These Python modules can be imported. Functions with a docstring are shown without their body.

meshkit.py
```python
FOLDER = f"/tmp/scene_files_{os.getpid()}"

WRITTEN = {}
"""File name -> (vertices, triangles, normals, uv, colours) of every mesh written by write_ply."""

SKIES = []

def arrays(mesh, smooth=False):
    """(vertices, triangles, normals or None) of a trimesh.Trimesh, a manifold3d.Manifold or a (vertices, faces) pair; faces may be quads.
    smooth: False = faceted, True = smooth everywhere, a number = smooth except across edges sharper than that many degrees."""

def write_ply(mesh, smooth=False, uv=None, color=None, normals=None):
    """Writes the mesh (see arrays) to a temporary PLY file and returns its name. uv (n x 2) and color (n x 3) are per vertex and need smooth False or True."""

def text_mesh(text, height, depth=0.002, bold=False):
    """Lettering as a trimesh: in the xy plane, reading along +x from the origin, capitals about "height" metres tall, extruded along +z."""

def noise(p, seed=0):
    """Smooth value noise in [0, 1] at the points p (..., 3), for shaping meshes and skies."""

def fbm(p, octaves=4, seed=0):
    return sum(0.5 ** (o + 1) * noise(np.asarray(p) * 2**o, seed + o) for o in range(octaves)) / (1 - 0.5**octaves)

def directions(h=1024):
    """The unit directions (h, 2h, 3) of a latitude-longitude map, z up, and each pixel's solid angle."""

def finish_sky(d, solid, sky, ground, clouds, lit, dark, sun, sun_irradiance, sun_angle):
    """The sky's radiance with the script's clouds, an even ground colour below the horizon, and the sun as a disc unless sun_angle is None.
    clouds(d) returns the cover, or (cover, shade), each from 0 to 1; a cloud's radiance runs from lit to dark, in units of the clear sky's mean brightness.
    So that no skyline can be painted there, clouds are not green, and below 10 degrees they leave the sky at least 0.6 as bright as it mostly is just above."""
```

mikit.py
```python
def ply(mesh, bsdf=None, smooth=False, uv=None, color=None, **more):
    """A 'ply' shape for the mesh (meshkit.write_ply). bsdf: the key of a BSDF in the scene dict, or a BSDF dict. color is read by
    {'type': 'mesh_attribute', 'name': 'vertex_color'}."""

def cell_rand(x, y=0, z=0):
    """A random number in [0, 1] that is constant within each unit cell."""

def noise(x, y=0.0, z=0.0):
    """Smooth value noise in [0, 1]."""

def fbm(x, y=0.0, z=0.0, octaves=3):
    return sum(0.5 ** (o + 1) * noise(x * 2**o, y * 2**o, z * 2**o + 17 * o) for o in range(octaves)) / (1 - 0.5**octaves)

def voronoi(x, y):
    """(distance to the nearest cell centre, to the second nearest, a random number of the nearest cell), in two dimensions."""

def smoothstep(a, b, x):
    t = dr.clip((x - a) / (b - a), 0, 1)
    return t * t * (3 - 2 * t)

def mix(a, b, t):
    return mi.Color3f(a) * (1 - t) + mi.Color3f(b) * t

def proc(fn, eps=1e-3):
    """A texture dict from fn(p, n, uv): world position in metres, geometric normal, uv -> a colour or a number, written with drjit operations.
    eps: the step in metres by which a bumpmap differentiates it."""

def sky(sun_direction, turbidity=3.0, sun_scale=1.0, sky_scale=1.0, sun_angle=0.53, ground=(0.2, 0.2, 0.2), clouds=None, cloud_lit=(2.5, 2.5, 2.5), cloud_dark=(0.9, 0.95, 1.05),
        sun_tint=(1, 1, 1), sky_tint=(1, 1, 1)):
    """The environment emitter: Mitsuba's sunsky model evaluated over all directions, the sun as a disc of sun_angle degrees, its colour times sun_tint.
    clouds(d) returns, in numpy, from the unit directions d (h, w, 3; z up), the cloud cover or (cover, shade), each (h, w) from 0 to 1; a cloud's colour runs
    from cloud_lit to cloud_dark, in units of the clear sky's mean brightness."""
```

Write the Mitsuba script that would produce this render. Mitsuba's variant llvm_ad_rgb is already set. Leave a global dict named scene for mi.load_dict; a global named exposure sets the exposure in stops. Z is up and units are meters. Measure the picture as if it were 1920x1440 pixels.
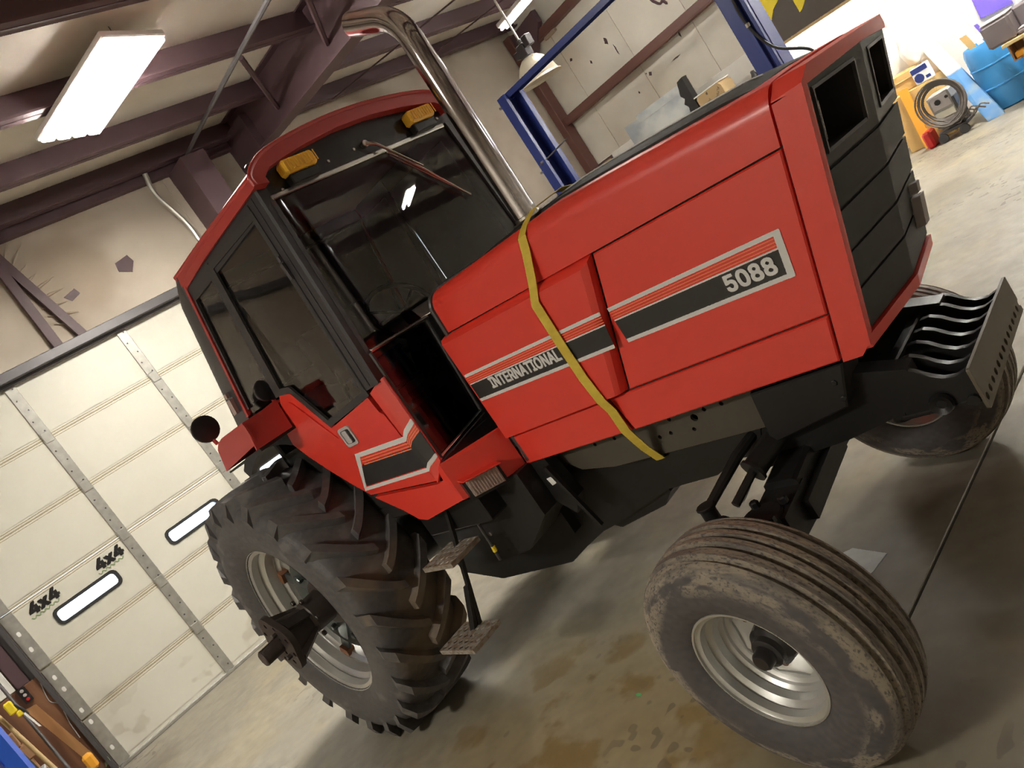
import math, random
import numpy as np, trimesh, mitsuba as mi, mikit, meshkit
import drjit as dr
from shapely.geometry import Polygon, Point, box as sbox
from shapely import affinity
from manifold3d import Manifold
T = mi.ScalarTransform4f
rng = random.Random(7)
scene, labels = {}, {}

# ------------------------------------------------------------------ camera, lights, exposure
EYE = np.array([0.0, 0.0, 1.87])
FWD, DOWN = np.array([-0.807, 0.5746, -0.131]), np.array([-0.238, -0.520, -0.821])
scene['camera'] = {'type': 'perspective', 'fov': 2 * math.degrees(math.atan(960 / 1394.67)), 'fov_axis': 'x', 'near_clip': 0.05, 'far_clip': 200,
                   'to_world': T().look_at(origin=EYE.tolist(), target=(EYE + FWD).tolist(), up=(-DOWN).tolist())}
exposure = 2.65
scene['sky'] = mikit.sky((-0.6, 0.3, 0.74), turbidity=4.0, sun_scale=0.0, sky_scale=12, ground=(0.7, 0.7, 0.7), sky_tint=(1.15, 1.0, 0.8))
WARM = (1.0, 0.945, 0.84)
HIGH_BAY = 17.0      # radiance of the two rectangular high-bay lamps
TUBES = 14.0         # radiance of the fluorescent tubes

# ------------------------------------------------------------------ materials
def rgb(c): return {'type': 'rgb', 'value': list(map(float, c))}
def pr(name, color, rough=0.5, metallic=0.0, **k):
    d = {'type': 'principled', 'base_color': color if isinstance(color, dict) else rgb(color), 'roughness': rough if isinstance(rough, dict) else float(rough), 'metallic': float(metallic)}
    d.update(k)
    scene[name] = {'type': 'twosided', 'bsdf': d}
    return name
N, F, SS, MIX = mikit.noise, mikit.fbm, mikit.smoothstep, mikit.mix

def concrete(p, n, uv):
    a = F(p.x * 0.55, p.y * 0.55, 3.0, 4)
    b = F(p.x * 2.3 + 9, p.y * 2.3, 1.0, 4)
    c = F(p.x * 14, p.y * 14, 5.0, 4)
    col = MIX((0.205, 0.185, 0.145), (0.265, 0.245, 0.20), SS(0.3, 0.7, a))
    col = MIX(col, (0.285, 0.245, 0.155), SS(0.45, 0.75, b) * 0.5)
    col = MIX(col, (0.135, 0.118, 0.09), SS(0.52, 0.78, F(p.x * 0.9 + 40, p.y * 1.3, 2.0, 5)) * 0.5)
    near = SS(1.5, 0.5, dr.sqrt(dr.square(p.x + 2.75) + dr.square(p.y - 1.0)))
    brown = SS(0.50, 0.66, F(p.x * 4.4 + 5, p.y * 4.4 + 2, 8.0, 5)) * near
    col = MIX(col, (0.40, 0.31, 0.14), near * 0.45)
    col = MIX(col, (0.20, 0.125, 0.035), brown * 0.7)
    spot = SS(0.72, 0.78, N(p.x * 22, p.y * 22, 4.0)) * SS(0.5, 0.7, F(p.x * 1.7, p.y * 1.7, 9.0, 3))
    col = MIX(col, (0.09, 0.075, 0.06), spot * 0.45)
    return col * (0.88 + 0.24 * c)
def concrete_rough(p, n, uv): return 0.30 + 0.42 * F(p.x * 1.3 + 3, p.y * 1.3, 6.0, 3)
pr('m_concrete', mikit.proc(concrete), mikit.proc(concrete_rough), specular=0.45)

def insulation(base, dirt, amount):
    def fn(p, n, uv):
        a = F(p.x * 0.9, p.y * 0.9, p.z * 0.9, 4)
        b = F(p.x * 3.1, p.y * 3.1 + 4, p.z * 3.1, 3)
        col = MIX(base, dirt, SS(0.42, 0.75, a) * amount)
        return col * (0.9 + 0.2 * b)
    return mikit.proc(fn)
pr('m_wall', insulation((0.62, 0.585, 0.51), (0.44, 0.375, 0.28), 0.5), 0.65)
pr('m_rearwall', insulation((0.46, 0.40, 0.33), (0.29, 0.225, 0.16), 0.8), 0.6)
pr('m_ceiling', insulation((0.62, 0.58, 0.51), (0.46, 0.41, 0.33), 0.5), 0.7)
pr('m_liner', (0.74, 0.72, 0.67), 0.45)
def door_col(p, n, uv):
    a = F(p.y * 1.5, p.z * 1.5, 2.0, 4)
    col = MIX((0.66, 0.645, 0.575), (0.60, 0.58, 0.50), a)
    return MIX(col, (0.42, 0.38, 0.30), SS(0.62, 0.72, F(p.y * 5, p.z * 5, 7.0, 3)) * SS(0.9, 0.1, p.z) * 0.5)
pr('m_door', mikit.proc(door_col), 0.42)
pr('m_groove', (0.36, 0.31, 0.19), 0.5)
def galv(p, n, uv):
    v = F(p.y * 22, p.z * 22, p.x * 22, 3)
    return MIX((0.33, 0.32, 0.29), (0.48, 0.47, 0.43), v)
pr('m_galv', mikit.proc(galv), 0.42, 0.55)
pr('m_redoxide', (0.10, 0.042, 0.034), 0.5)
pr('m_rafter', (0.075, 0.042, 0.050), 0.55)
pr('m_steel_dark', (0.09, 0.085, 0.09), 0.45, 0.4)
pr('m_tread', mikit.proc(lambda p, n, uv: MIX((0.34, 0.31, 0.27), (0.24, 0.18, 0.13), SS(0.4, 0.7, F(p.x * 60, p.y * 60, p.z * 60, 3)))), 0.5, 0.3)
pr('m_rubber_black', (0.02, 0.02, 0.022), 0.55)
pr('m_dark_plastic', (0.035, 0.033, 0.034), 0.42)

pr('m_red', (0.68, 0.042, 0.026), 0.38, specular=0.5, clearcoat=1.0, clearcoat_gloss=0.80)
pr('m_red_dull', (0.42, 0.045, 0.040), 0.40, specular=0.5)
pr('m_black_gloss', (0.014, 0.013, 0.014), 0.22, specular=0.5)
pr('m_black', (0.014, 0.013, 0.013), 0.45, specular=0.35)
pr('m_black_flat', (0.013, 0.0115, 0.011), 0.6)
pr('m_trim_black', (0.032, 0.030, 0.034), 0.35)
pr('m_chassis', (0.011, 0.0105, 0.0105), 0.42, specular=0.35)
pr('m_olive', (0.105, 0.088, 0.060), 0.5)
pr('m_rail', (0.062, 0.053, 0.040), 0.5)
pr('m_silver', (0.62, 0.62, 0.60), 0.33, 0.75)
pr('m_cast', (0.045, 0.034, 0.030), 0.45, 0.3)
pr('m_hubgrey', (0.10, 0.115, 0.115), 0.3, 0.5)
pr('m_rust', (0.16, 0.065, 0.028), 0.75)
scene['m_chrome'] = {'type': 'twosided', 'bsdf': {'type': 'roughconductor', 'material': 'Cr', 'alpha': 0.015}}
pr('m_bright', (0.75, 0.74, 0.70), 0.18, 1.0)
pr('m_decal_silver', (0.66, 0.65, 0.64), 0.4)
pr('m_decal_black', (0.022, 0.021, 0.021), 0.42)
pr('m_decal_orange', (0.80, 0.20, 0.09), 0.4)
pr('m_amber', (1.0, 0.58, 0.06), 0.25, specular=0.6)
pr('m_lens', (0.36, 0.28, 0.25), 0.12, specular=0.7, clearcoat=1.0)
pr('m_yellow_web', mikit.proc(lambda p, n, uv: MIX((0.70, 0.52, 0.07), (0.52, 0.37, 0.04), F(p.x * 30, p.z * 60, p.y * 10, 3))), 0.7)
scene['m_glass'] = {'type': 'thindielectric', 'int_ior': 1.5, 'specular_transmittance': rgb((0.25, 0.25, 0.255))}
scene['m_pane'] = {'type': 'thindielectric', 'int_ior': 1.5}

RW, FW = np.array([0.0, 0.0]), None
TRX, TRY, TRA = -4.514, 2.07, math.radians(5.0)
def to_local(p):
    dx, dy = p.x - TRX, p.y - TRY
    return dx * math.cos(TRA) + dy * math.sin(TRA), -dx * math.sin(TRA) + dy * math.cos(TRA), p.z
def rear_rubber(p, n, uv):
    x, y, z = to_local(p)
    r = dr.sqrt(x * x + (z - 0.84) * (z - 0.84))
    d = F(x * 4, y * 4, z * 4, 5)
    f = F(x * 40, y * 40, z * 40, 2)
    col = MIX((0.060, 0.058, 0.060), (0.095, 0.090, 0.088), f)
    mud = SS(0.50, 0.66, d) * SS(0.76, 0.83, r) * SS(0.2, 0.7, x) * SS(1.25, 0.9, z)
    col = MIX(col, (0.19, 0.14, 0.09), mud * 0.7)
    return MIX(col, (0.19, 0.18, 0.17), SS(0.58, 0.8, F(x * 9, y * 9 + 3, z * 9, 4)) * 0.4)
pr('m_rear_rubber', mikit.proc(rear_rubber), 0.55, specular=0.35)
FR_R = 0.428
FA = [2.80, -0.865, 0.428]
def front_rubber(p, n, uv):
    x, y, z = to_local(p)
    dx, dz = x - FA[0], z - FA[2]
    r = dr.sqrt(dx * dx + dz * dz)
    g = N(x * 60, y * 60, z * 60)
    th = dr.atan2(dz, dx)
    streak = F(th * 2.2 + 3, r * 30, y * 55, 4)
    fine = F(th * 40, r * 160, y * 160, 3)
    d = F(th * 3.0, r * 26, 1.0, 5)
    col = MIX((0.062, 0.058, 0.060), (0.090, 0.083, 0.082), g)
    tread = SS(FR_R - 0.055, FR_R - 0.028, r)
    dust = tread * (0.35 + 0.65 * SS(0.35, 0.62, streak)) * SS(0.15, 0.6, fine)
    band = SS(FR_R - 0.115, FR_R - 0.075, r + 0.05 * (d - 0.5)) * SS(FR_R - 0.020, FR_R - 0.045, r) * SS(0.40, 0.55, d + 0.10 * dr.sin(th - 0.3)) * SS(0.2, 0.55, fine)
    return MIX(col, (0.31, 0.265, 0.20), dr.clip(dust * 0.9 + band * 0.8, 0, 1) * 0.85)
pr('m_front_rubber', mikit.proc(front_rubber), 0.65, specular=0.3)

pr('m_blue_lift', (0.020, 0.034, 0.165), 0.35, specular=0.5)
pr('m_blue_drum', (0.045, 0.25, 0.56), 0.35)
pr('m_blue_sheet', mikit.proc(lambda p, n, uv: MIX(MIX((0.06, 0.20, 0.42), (0.20, 0.27, 0.34), SS(0.45, 0.75, F(p.x * 5, p.y * 5, p.z * 5, 3))), (0.74, 0.70, 0.64), SS(0.72, 0.76, p.z + 0.04 * N(p.x * 9, p.y * 9, 2.0)))), 0.5)
pr('m_blue_bin', (0.02, 0.095, 0.55), 0.35)
pr('m_violet', (0.16, 0.11, 0.52), 0.5)
pr('m_cream', (0.72, 0.66, 0.52), 0.32)
pr('m_white', (0.80, 0.79, 0.76), 0.5)
pr('m_card', (0.46, 0.33, 0.17), 0.8)
pr('m_card_ink', (0.10, 0.065, 0.04), 0.8)
pr('m_tan_card', (0.56, 0.37, 0.14), 0.75)
pr('m_grey_seat', (0.13, 0.11, 0.115), 0.8)
pr('m_grey_light', (0.42, 0.39, 0.39), 0.7)
def wood(a, b, s):
    def fn(p, n, uv):
        g = F(p.x * s + 2, p.y * s, p.z * s * 0.08, 4)
        return MIX(a, b, SS(0.3, 0.7, g))
    return mikit.proc(fn)
pr('m_ply', wood((0.10, 0.040, 0.022), (0.19, 0.085, 0.042), 14), 0.6)
pr('m_ply_bare', wood((0.30, 0.14, 0.055), (0.42, 0.22, 0.09), 16), 0.65)
pr('m_lumber', wood((0.52, 0.38, 0.17), (0.66, 0.52, 0.28), 9), 0.65)
pr('m_handle_wood', wood((0.42, 0.29, 0.13), (0.55, 0.40, 0.20), 12), 0.5)
pr('m_brick_wood', wood((0.22, 0.115, 0.06), (0.33, 0.19, 0.10), 18), 0.8)
pr('m_orange', (0.75, 0.34, 0.03), 0.5)
pr('m_yellow', (0.80, 0.62, 0.03), 0.4)
pr('m_redplastic', (0.55, 0.02, 0.02), 0.35)
def panel_grey(p, n, uv):
    v = F(p.x * 4, p.y * 4, p.z * 4, 4)
    return MIX((0.36, 0.40, 0.43), (0.58, 0.60, 0.58), SS(0.3, 0.7, v))
pr('m_panel_grey', mikit.proc(panel_grey), 0.6)
pr('m_cable', (0.11, 0.095, 0.085), 0.6)
pr('m_banner', (0.075, 0.062, 0.052), 0.6)
pr('m_banner_yellow', (0.85, 0.68, 0.03), 0.5)
pr('m_green', (0.12, 0.42, 0.16), 0.5)
pr('m_palegreen', (0.28, 0.36, 0.22), 0.6)
pr('m_water', mikit.proc(lambda p, n, uv: MIX((0.40, 0.42, 0.40), (0.28, 0.29, 0.27), F(p.x * 16, p.y * 16, 1.0, 3))), 0.35)
pr('m_cabinet', (0.28, 0.27, 0.25), 0.5)
pr('m_seat_cloth', (0.12, 0.09, 0.08), 0.85)

# ------------------------------------------------------------------ helpers
CACHE = {}
def put(key, mesh, m, smooth=False, world=None, label=None, category=None, group=None, kind=None, **more):
    base, i = key, 0
    while key in scene:
        i += 1
        key = f'{base}_{i:03d}'
    d = mesh if isinstance(mesh, dict) else mikit.ply(mesh, m, smooth, **more)
    d = dict(d)
    if world is not None: d['to_world'] = world
    scene[key] = d
    note(key, label, category, group, kind)
    return key
def note(key, label=None, category=None, group=None, kind=None):
    e = {k: v for k, v in (('label', label), ('category', category), ('group', group), ('kind', kind)) if v}
    if e: labels.setdefault(key, {}).update(e)
    return key
def hull(pts): return Manifold.hull_points(np.asarray(pts, float))
def tri(man):
    m = man.to_mesh()
    return trimesh.Trimesh(m.vert_properties[:, :3], m.tri_verts, process=False)
def cbox(lo, hi, c=0.004):
    lo, hi = np.minimum(lo, hi).astype(float), np.maximum(lo, hi).astype(float)
    c = min(c, 0.45 * float((hi - lo).min()))
    pts = []
    for sx in (0, 1):
        for sy in (0, 1):
            for sz in (0, 1):
                s = np.array([sx, sy, sz])
                b = np.where(s == 1, hi, lo)
                ins = np.where(s == 1, -c, c)
                for k in range(3):
                    q = b + ins
                    q[k] = b[k]
                    pts.append(q)
    return tri(hull(pts))
def fixed(m):
    if m.volume < 0: m.invert()
    return m
def ext(poly, a, b, plane='xz'):
    """Extrude a 2-D outline along the third axis from a to b."""
    poly = poly if hasattr(poly, 'exterior') else Polygon(poly)
    if not poly.is_valid: poly = poly.buffer(0)
    m = trimesh.creation.extrude_polygon(poly, abs(b - a), engine='earcut')
    v = m.vertices.copy(); lo = min(a, b)
    if plane == 'xz': m.vertices = np.c_[v[:, 0], v[:, 2] + lo, v[:, 1]]
    elif plane == 'yz': m.vertices = np.c_[v[:, 2] + lo, v[:, 0], v[:, 1]]
    else: m.vertices = np.c_[v[:, 0], v[:, 1], v[:, 2] + lo]
    return fixed(m)
def cat(*ms): return trimesh.util.concatenate(list(ms))
def tube(path, r, n=12, cap=True):
    p = np.asarray(path, float)
    rr = np.broadcast_to(np.asarray(r, float), (len(p),))
    t = np.gradient(p, axis=0); t /= np.linalg.norm(t, axis=1, keepdims=True)
    a = np.cross(t[0], [0, 0, 1.0] if abs(t[0][2]) < 0.9 else [1.0, 0, 0]); a /= np.linalg.norm(a)
    V = []
    ang = np.arange(n) * 2 * np.pi / n
    for i in range(len(p)):
        a = a - t[i] * (a @ t[i]); a /= np.linalg.norm(a)
        b = np.cross(t[i], a)
        V.append(p[i] + rr[i] * (np.cos(ang)[:, None] * a + np.sin(ang)[:, None] * b))
    V = np.vstack(V); Fc = []
    for i in range(len(p) - 1):
        for j in range(n):
            k = (j + 1) % n
            Fc += [[i * n + j, i * n + k, (i + 1) * n + k], [i * n + j, (i + 1) * n + k, (i + 1) * n + j]]
    if cap:
        V = np.vstack([V, p[0], p[-1]]); c0, c1 = len(V) - 2, len(V) - 1; e = (len(p) - 1) * n
        for j in range(n):
            k = (j + 1) % n
            Fc += [[c0, k, j], [c1, e + j, e + k]]
    return fixed(trimesh.Trimesh(V, Fc, process=False))
def rod(a, b, r, n=10): return tube([a, b], r, n)
def smooth_path(pts, per=6):
    p = np.asarray(pts, float); out = []
    q = np.vstack([2 * p[0] - p[1], p, 2 * p[-1] - p[-2]])
    for i in range(1, len(q) - 2):
        for s in np.arange(per) / per:
            a, b, c, d = q[i - 1:i + 3]
            out.append(0.5 * (2 * b + (c - a) * s + (2 * a - 5 * b + 4 * c - d) * s * s + (3 * b - a - 3 * c + d) * s ** 3))
    out.append(p[-1])
    return np.array(out)
def lathe(profile, n=48, axis='y', center=(0, 0, 0), closed=False):
    """profile: (radius, along axis); closed=True joins last to first."""
    pr_ = np.asarray(profile, float); k = len(pr_)
    ang = np.arange(n) * 2 * np.pi / n
    V = []
    for r, h in pr_:
        c, s = r * np.cos(ang), r * np.sin(ang)
        V.append(np.c_[c, np.full(n, h), s] if axis == 'y' else np.c_[c, s, np.full(n, h)] if axis == 'z' else np.c_[np.full(n, h), c, s])
    V = np.vstack(V) + np.asarray(center, float); Fc = []
    for i in range(k if closed else k - 1):
        i2 = (i + 1) % k
        for j in range(n):
            j2 = (j + 1) % n
            Fc += [[i * n + j, i * n + j2, i2 * n + j2], [i * n + j, i2 * n + j2, i2 * n + j]]
    m = trimesh.Trimesh(V, Fc, process=False)
    if closed or (pr_[0, 0] < 1e-4 and pr_[-1, 0] < 1e-4): fixed(m)
    return m
def disc(r, h0, h1, n=24, axis='y', center=(0, 0, 0), c=0.003):
    return lathe([(1e-5, h0), (r - c, h0), (r, h0 + c), (r, h1 - c), (r - c, h1), (1e-5, h1)], n, axis, center)
def ribbon(path, wdir, w, th, ndir):
    """A flat strap: centre line, width direction, width, thickness, outward normals."""
    p = np.asarray(path, float); V, Fc = [], []
    for c, nn in zip(p, ndir):
        nn = np.asarray(nn, float)
        for sw, st in ((-1, 0), (1, 0), (1, 1), (-1, 1)):
            V.append(c + np.asarray(wdir) * sw * w / 2 + nn * st * th)
    for i in range(len(p) - 1):
        for j in range(4):
            k = (j + 1) % 4
            Fc += [[i * 4 + j, i * 4 + k, i * 4 + 4 + k], [i * 4 + j, i * 4 + 4 + k, i * 4 + 4 + j]]
    e = 4 * (len(p) - 1)
    Fc += [[0, 2, 1], [0, 3, 2], [e, e + 1, e + 2], [e, e + 2, e + 3]]
    return fixed(trimesh.Trimesh(V, Fc, process=False))
def bolt(c, d, r=0.012, h=0.012, n=6):
    c, d = np.asarray(c, float), np.asarray(d, float) / np.linalg.norm(d)
    return tube([c, c + d * h * 0.8, c + d * h], [r, r, r * 0.75], n)
def rrect(x0, z0, x1, z1, r): return sbox(x0 + r, z0 + r, x1 - r, z1 - r).buffer(r, quad_segs=4)
def text_on(s, h, origin, xd, yd, depth=0.0012, bold=True, sx=1.0, heavy=0.0):
    m = meshkit.text_mesh(s, h, depth, bold)
    if heavy:
        k = heavy * h
        m = trimesh.util.concatenate([m] + [trimesh.Trimesh(m.vertices + np.array([a, b, 0.00002 * i]), m.faces, process=False) for i, (a, b) in enumerate(((k, 0), (-k, 0), (0, k * 0.7), (0, -k * 0.7), (k, k * 0.7), (-k, -k * 0.7), (k, -k * 0.7), (-k, k * 0.7)))])
    xd, yd = np.asarray(xd, float), np.asarray(yd, float)
    xd = xd / np.linalg.norm(xd); yd = yd / np.linalg.norm(yd); zd = np.cross(xd, yd)
    m.vertices = np.asarray(origin, float) + m.vertices[:, :1] * sx * xd + m.vertices[:, 1:2] * yd + m.vertices[:, 2:] * zd
    return m

# ------------------------------------------------------------------ the setting
ROOF0, RS = 5.25, 0.10
def roof(x): return ROOF0 - RS * (x + 8.6)
XR, XF, YN, YS, YW, XJ = -8.6, 6.5, -7.0, 10.05, 12.0, -5.12   # rear wall, front wall, near wall, left wall, far-left wall, jog
# floor: two slabs with a sawn joint between them, on a base
put('floor', cbox((XR - 0.3, YN - 0.2, -0.30), (XF + 0.3, YW + 0.3, -0.06), 0.01), 'm_concrete', kind='structure')
for a, b in ((XR - 0.3, -1.628), (-1.616, XF + 0.3)):
    put('floor__slab', cbox((a, YN - 0.2, -0.06), (b, YW + 0.3, 0.0), 0.004), 'm_concrete')
# roof: insulation blanket, purlins, rafter, rods
def slope_box(x0, x1, y0, y1, dz0, dz1):
    return tri(hull([(x, y, roof(x) + d) for x in (x0, x1) for y in (y0, y1) for d in (dz0, dz1)]))
put('ceiling', slope_box(XR - 0.3, XF + 0.3, YN - 0.3, YW + 0.3, 0.0, 0.2), 'm_ceiling', kind='structure')
for x in (-8.42, -7.32, -5.98, -4.64, -3.30, -1.96, -0.62, 0.72, 2.06, 3.40, 4.74):
    z = roof(x)
    put('ceiling__purlin', tri(hull([(x + a, y, z + d - (0.1 * a)) for a in (-0.03, 0.03) for y in (YN, YW) for d in (-0.21, 0.012)]) + hull([(x + a, y, z + d) for a in (-0.03, 0.09) for y in (YN, YW) for d in (-0.21, -0.19)])), 'm_rafter')
yr = 4.66
def beam(x0, x1, w, z0, z1):
    return hull([(x, yr + s * w, f(x)) for x in (x0, x1) for s in (-1, 1) for f in (z0, z1)])
bot = lambda x: 4.36 - 0.105 * (x + 5.33)
top = lambda x: roof(x) - 0.005
put('ceiling__rafter', tri(beam(XR + 0.05, XF, 0.006, bot, top) + beam(XR + 0.05, XF, 0.10, bot, lambda x: bot(x) - 0.014) + beam(XR + 0.05, XF, 0.10, lambda x: top(x) - 0.014, top)), 'm_rafter')
put('ceiling__brace', rod((-6.05, 3.85, roof(-6.05) - 0.22), (-7.25, 4.64, 4.72), 0.028, 6), 'm_rafter')
put('ceiling__brace', rod((-4.7, 3.85, roof(-4.7) - 0.22), (-5.9, 4.64, 4.58), 0.028, 6), 'm_rafter')
put('ceiling__conduit', tube(smooth_path([(-8.5, 3.78, 3.9), (-8.45, 3.8, 4.8), (-8.0, 3.85, roof(-8.0) - 0.27), (-5.4, 3.70, roof(-5.4) - 0.27), (-2.6, 3.6, roof(-2.6) - 0.27)], 6), 0.022, 8), 'm_steel_dark')
for y in (6.6, 8.2):
    put('ceiling__rod', rod((-8.3, y - 0.5, roof(-8.3) - 0.24), (-5.5, y + 0.6, roof(-5.5) - 0.24), 0.010, 6), 'm_rafter')
# rear wall with the door opening
DY0, DY1, DZ = -0.18, 3.62, 3.655
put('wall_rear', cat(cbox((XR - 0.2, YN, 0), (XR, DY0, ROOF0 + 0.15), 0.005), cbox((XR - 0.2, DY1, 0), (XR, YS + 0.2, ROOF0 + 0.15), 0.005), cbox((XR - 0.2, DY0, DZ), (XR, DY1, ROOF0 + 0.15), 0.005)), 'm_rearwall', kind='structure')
put('wall_rear__girt', cbox((XR, YN, 4.94), (XR + 0.10, yr - 0.1, 5.06), 0.006), 'm_rafter')
put('wall_rear__girt', cbox((XR, 4.95, 2.22), (XR + 0.12, YS, 2.36), 0.006), 'm_redoxide')
put('wall_rear__header', cat(cbox((XR, YN, 3.66), (XR + 0.14, DY1 + 0.3, 3.76), 0.006), cbox((XR + 0.02, -0.5, 3.63), (XR + 0.06, DY1, 3.66), 0.003)), 'm_steel_dark')
for y in (1.60, 1.86):
    put('wall_rear__post', tri(hull([(XR + a, yy, z) for a in (0, 0.09) for yy, z in ((y, 3.75), (y + 0.09, 3.75), (y - (0.24 if y > 1.7 else 0), 4.93), (y + 0.09 - (0.24 if y > 1.7 else 0), 4.93))])), 'm_rafter')
put('wall_rear__column', tri(hull([(XR + a, y, z) for y in (3.72, 4.02) for a, z in ((0, 0), (0.25, 0), (0, 4.95), (0.55, 4.9))])), 'm_rafter')
put('wall_rear__column', tri(hull([(XR + a, y, z) for y in (4.56, 4.76) for a, z in ((0, 0), (0.3, 0), (0, 5.1), (0.7, 4.7), (0.7, 5.05))])), 'm_rafter')
put('wall_rear__pipe', tube(smooth_path([(XR + 0.1, 3.5, 3.8), (XR + 0.12, 3.52, 4.3), (XR + 0.16, 3.40, 4.75), (XR + 0.2, 3.42, 5.0)], 5), 0.03, 8), 'm_galv')
put('wall_rear__torn_patch', ext(Polygon([(2.62, 4.30), (2.78, 4.33), (2.80, 4.24), (2.72, 4.14), (2.60, 4.2)]), XR, XR + 0.006, 'yz'), 'm_rafter')
put('wall_rear__torn_patch', ext(Polygon([(1.98, 4.20), (2.12, 4.24), (2.14, 4.17), (2.03, 4.13)]), XR, XR + 0.006, 'yz'), 'm_rafter')
# wrinkled insulation around the post above the door
def wrinkle(y0, z0, y1, z1, seed):
    r_ = random.Random(seed); out = []
    for i in range(9):
        t = i / 8
        a = np.array([XR + 0.004, y0 + (y1 - y0) * t, z0 + (z1 - z0) * t])
        ang = -0.5 + 1.4 * t
        b = a + np.array([0, math.cos(ang), math.sin(ang)]) * r_.uniform(0.18, 0.38)
        out.append(tube([a, (a + b) / 2 + [0.008, 0, 0], b], [0.012, 0.016, 0.002], 5))
    return cat(*out)
put('wall_rear__wrinkle', wrinkle(1.75, 4.0, 1.72, 4.75, 3), 'm_rearwall', True, kind='stuff')
# left wall (liner panel below, insulation above), the jog, the far wall, and the walls behind the camera
put('wall_left', cbox((XR - 0.2, YS, 0), (XJ, YS + 0.2, ROOF0), 0.005), 'm_wall', kind='structure')
put('wall_left__liner', cbox((XR + 0.05, YS - 0.014, 0), (XJ - 0.005, YS, 2.465), 0.004), 'm_liner')
put('wall_left__girt', cat(cbox((XR, YS - 0.16, 3.25), (XJ, YS, 3.27), 0.003), cbox((XR, YS - 0.16, 3.27), (XJ, YS - 0.14, 3.385), 0.003)), 'm_redoxide')
put('wall_left__girt', cat(cbox((XR, YS - 0.16, 4.55), (XJ, YS, 4.57), 0.003), cbox((XR, YS - 0.16, 4.57), (XJ, YS - 0.14, 4.68), 0.003)), 'm_redoxide')
put('wall_left__column', cbox((XR + 0.02, YS - 0.24, 0), (XR + 0.16, YS - 0.02, 4.95), 0.006), 'm_redoxide')
put('wall_left__knee_brace', tri(hull([(XR + 0.05 + a, YS - 0.2 + b, z) for b in (0, 0.1) for a, z in ((0, 4.1), (0, 4.9), (0.75, 4.95), (0.75, 4.75))])), 'm_rafter')
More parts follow.
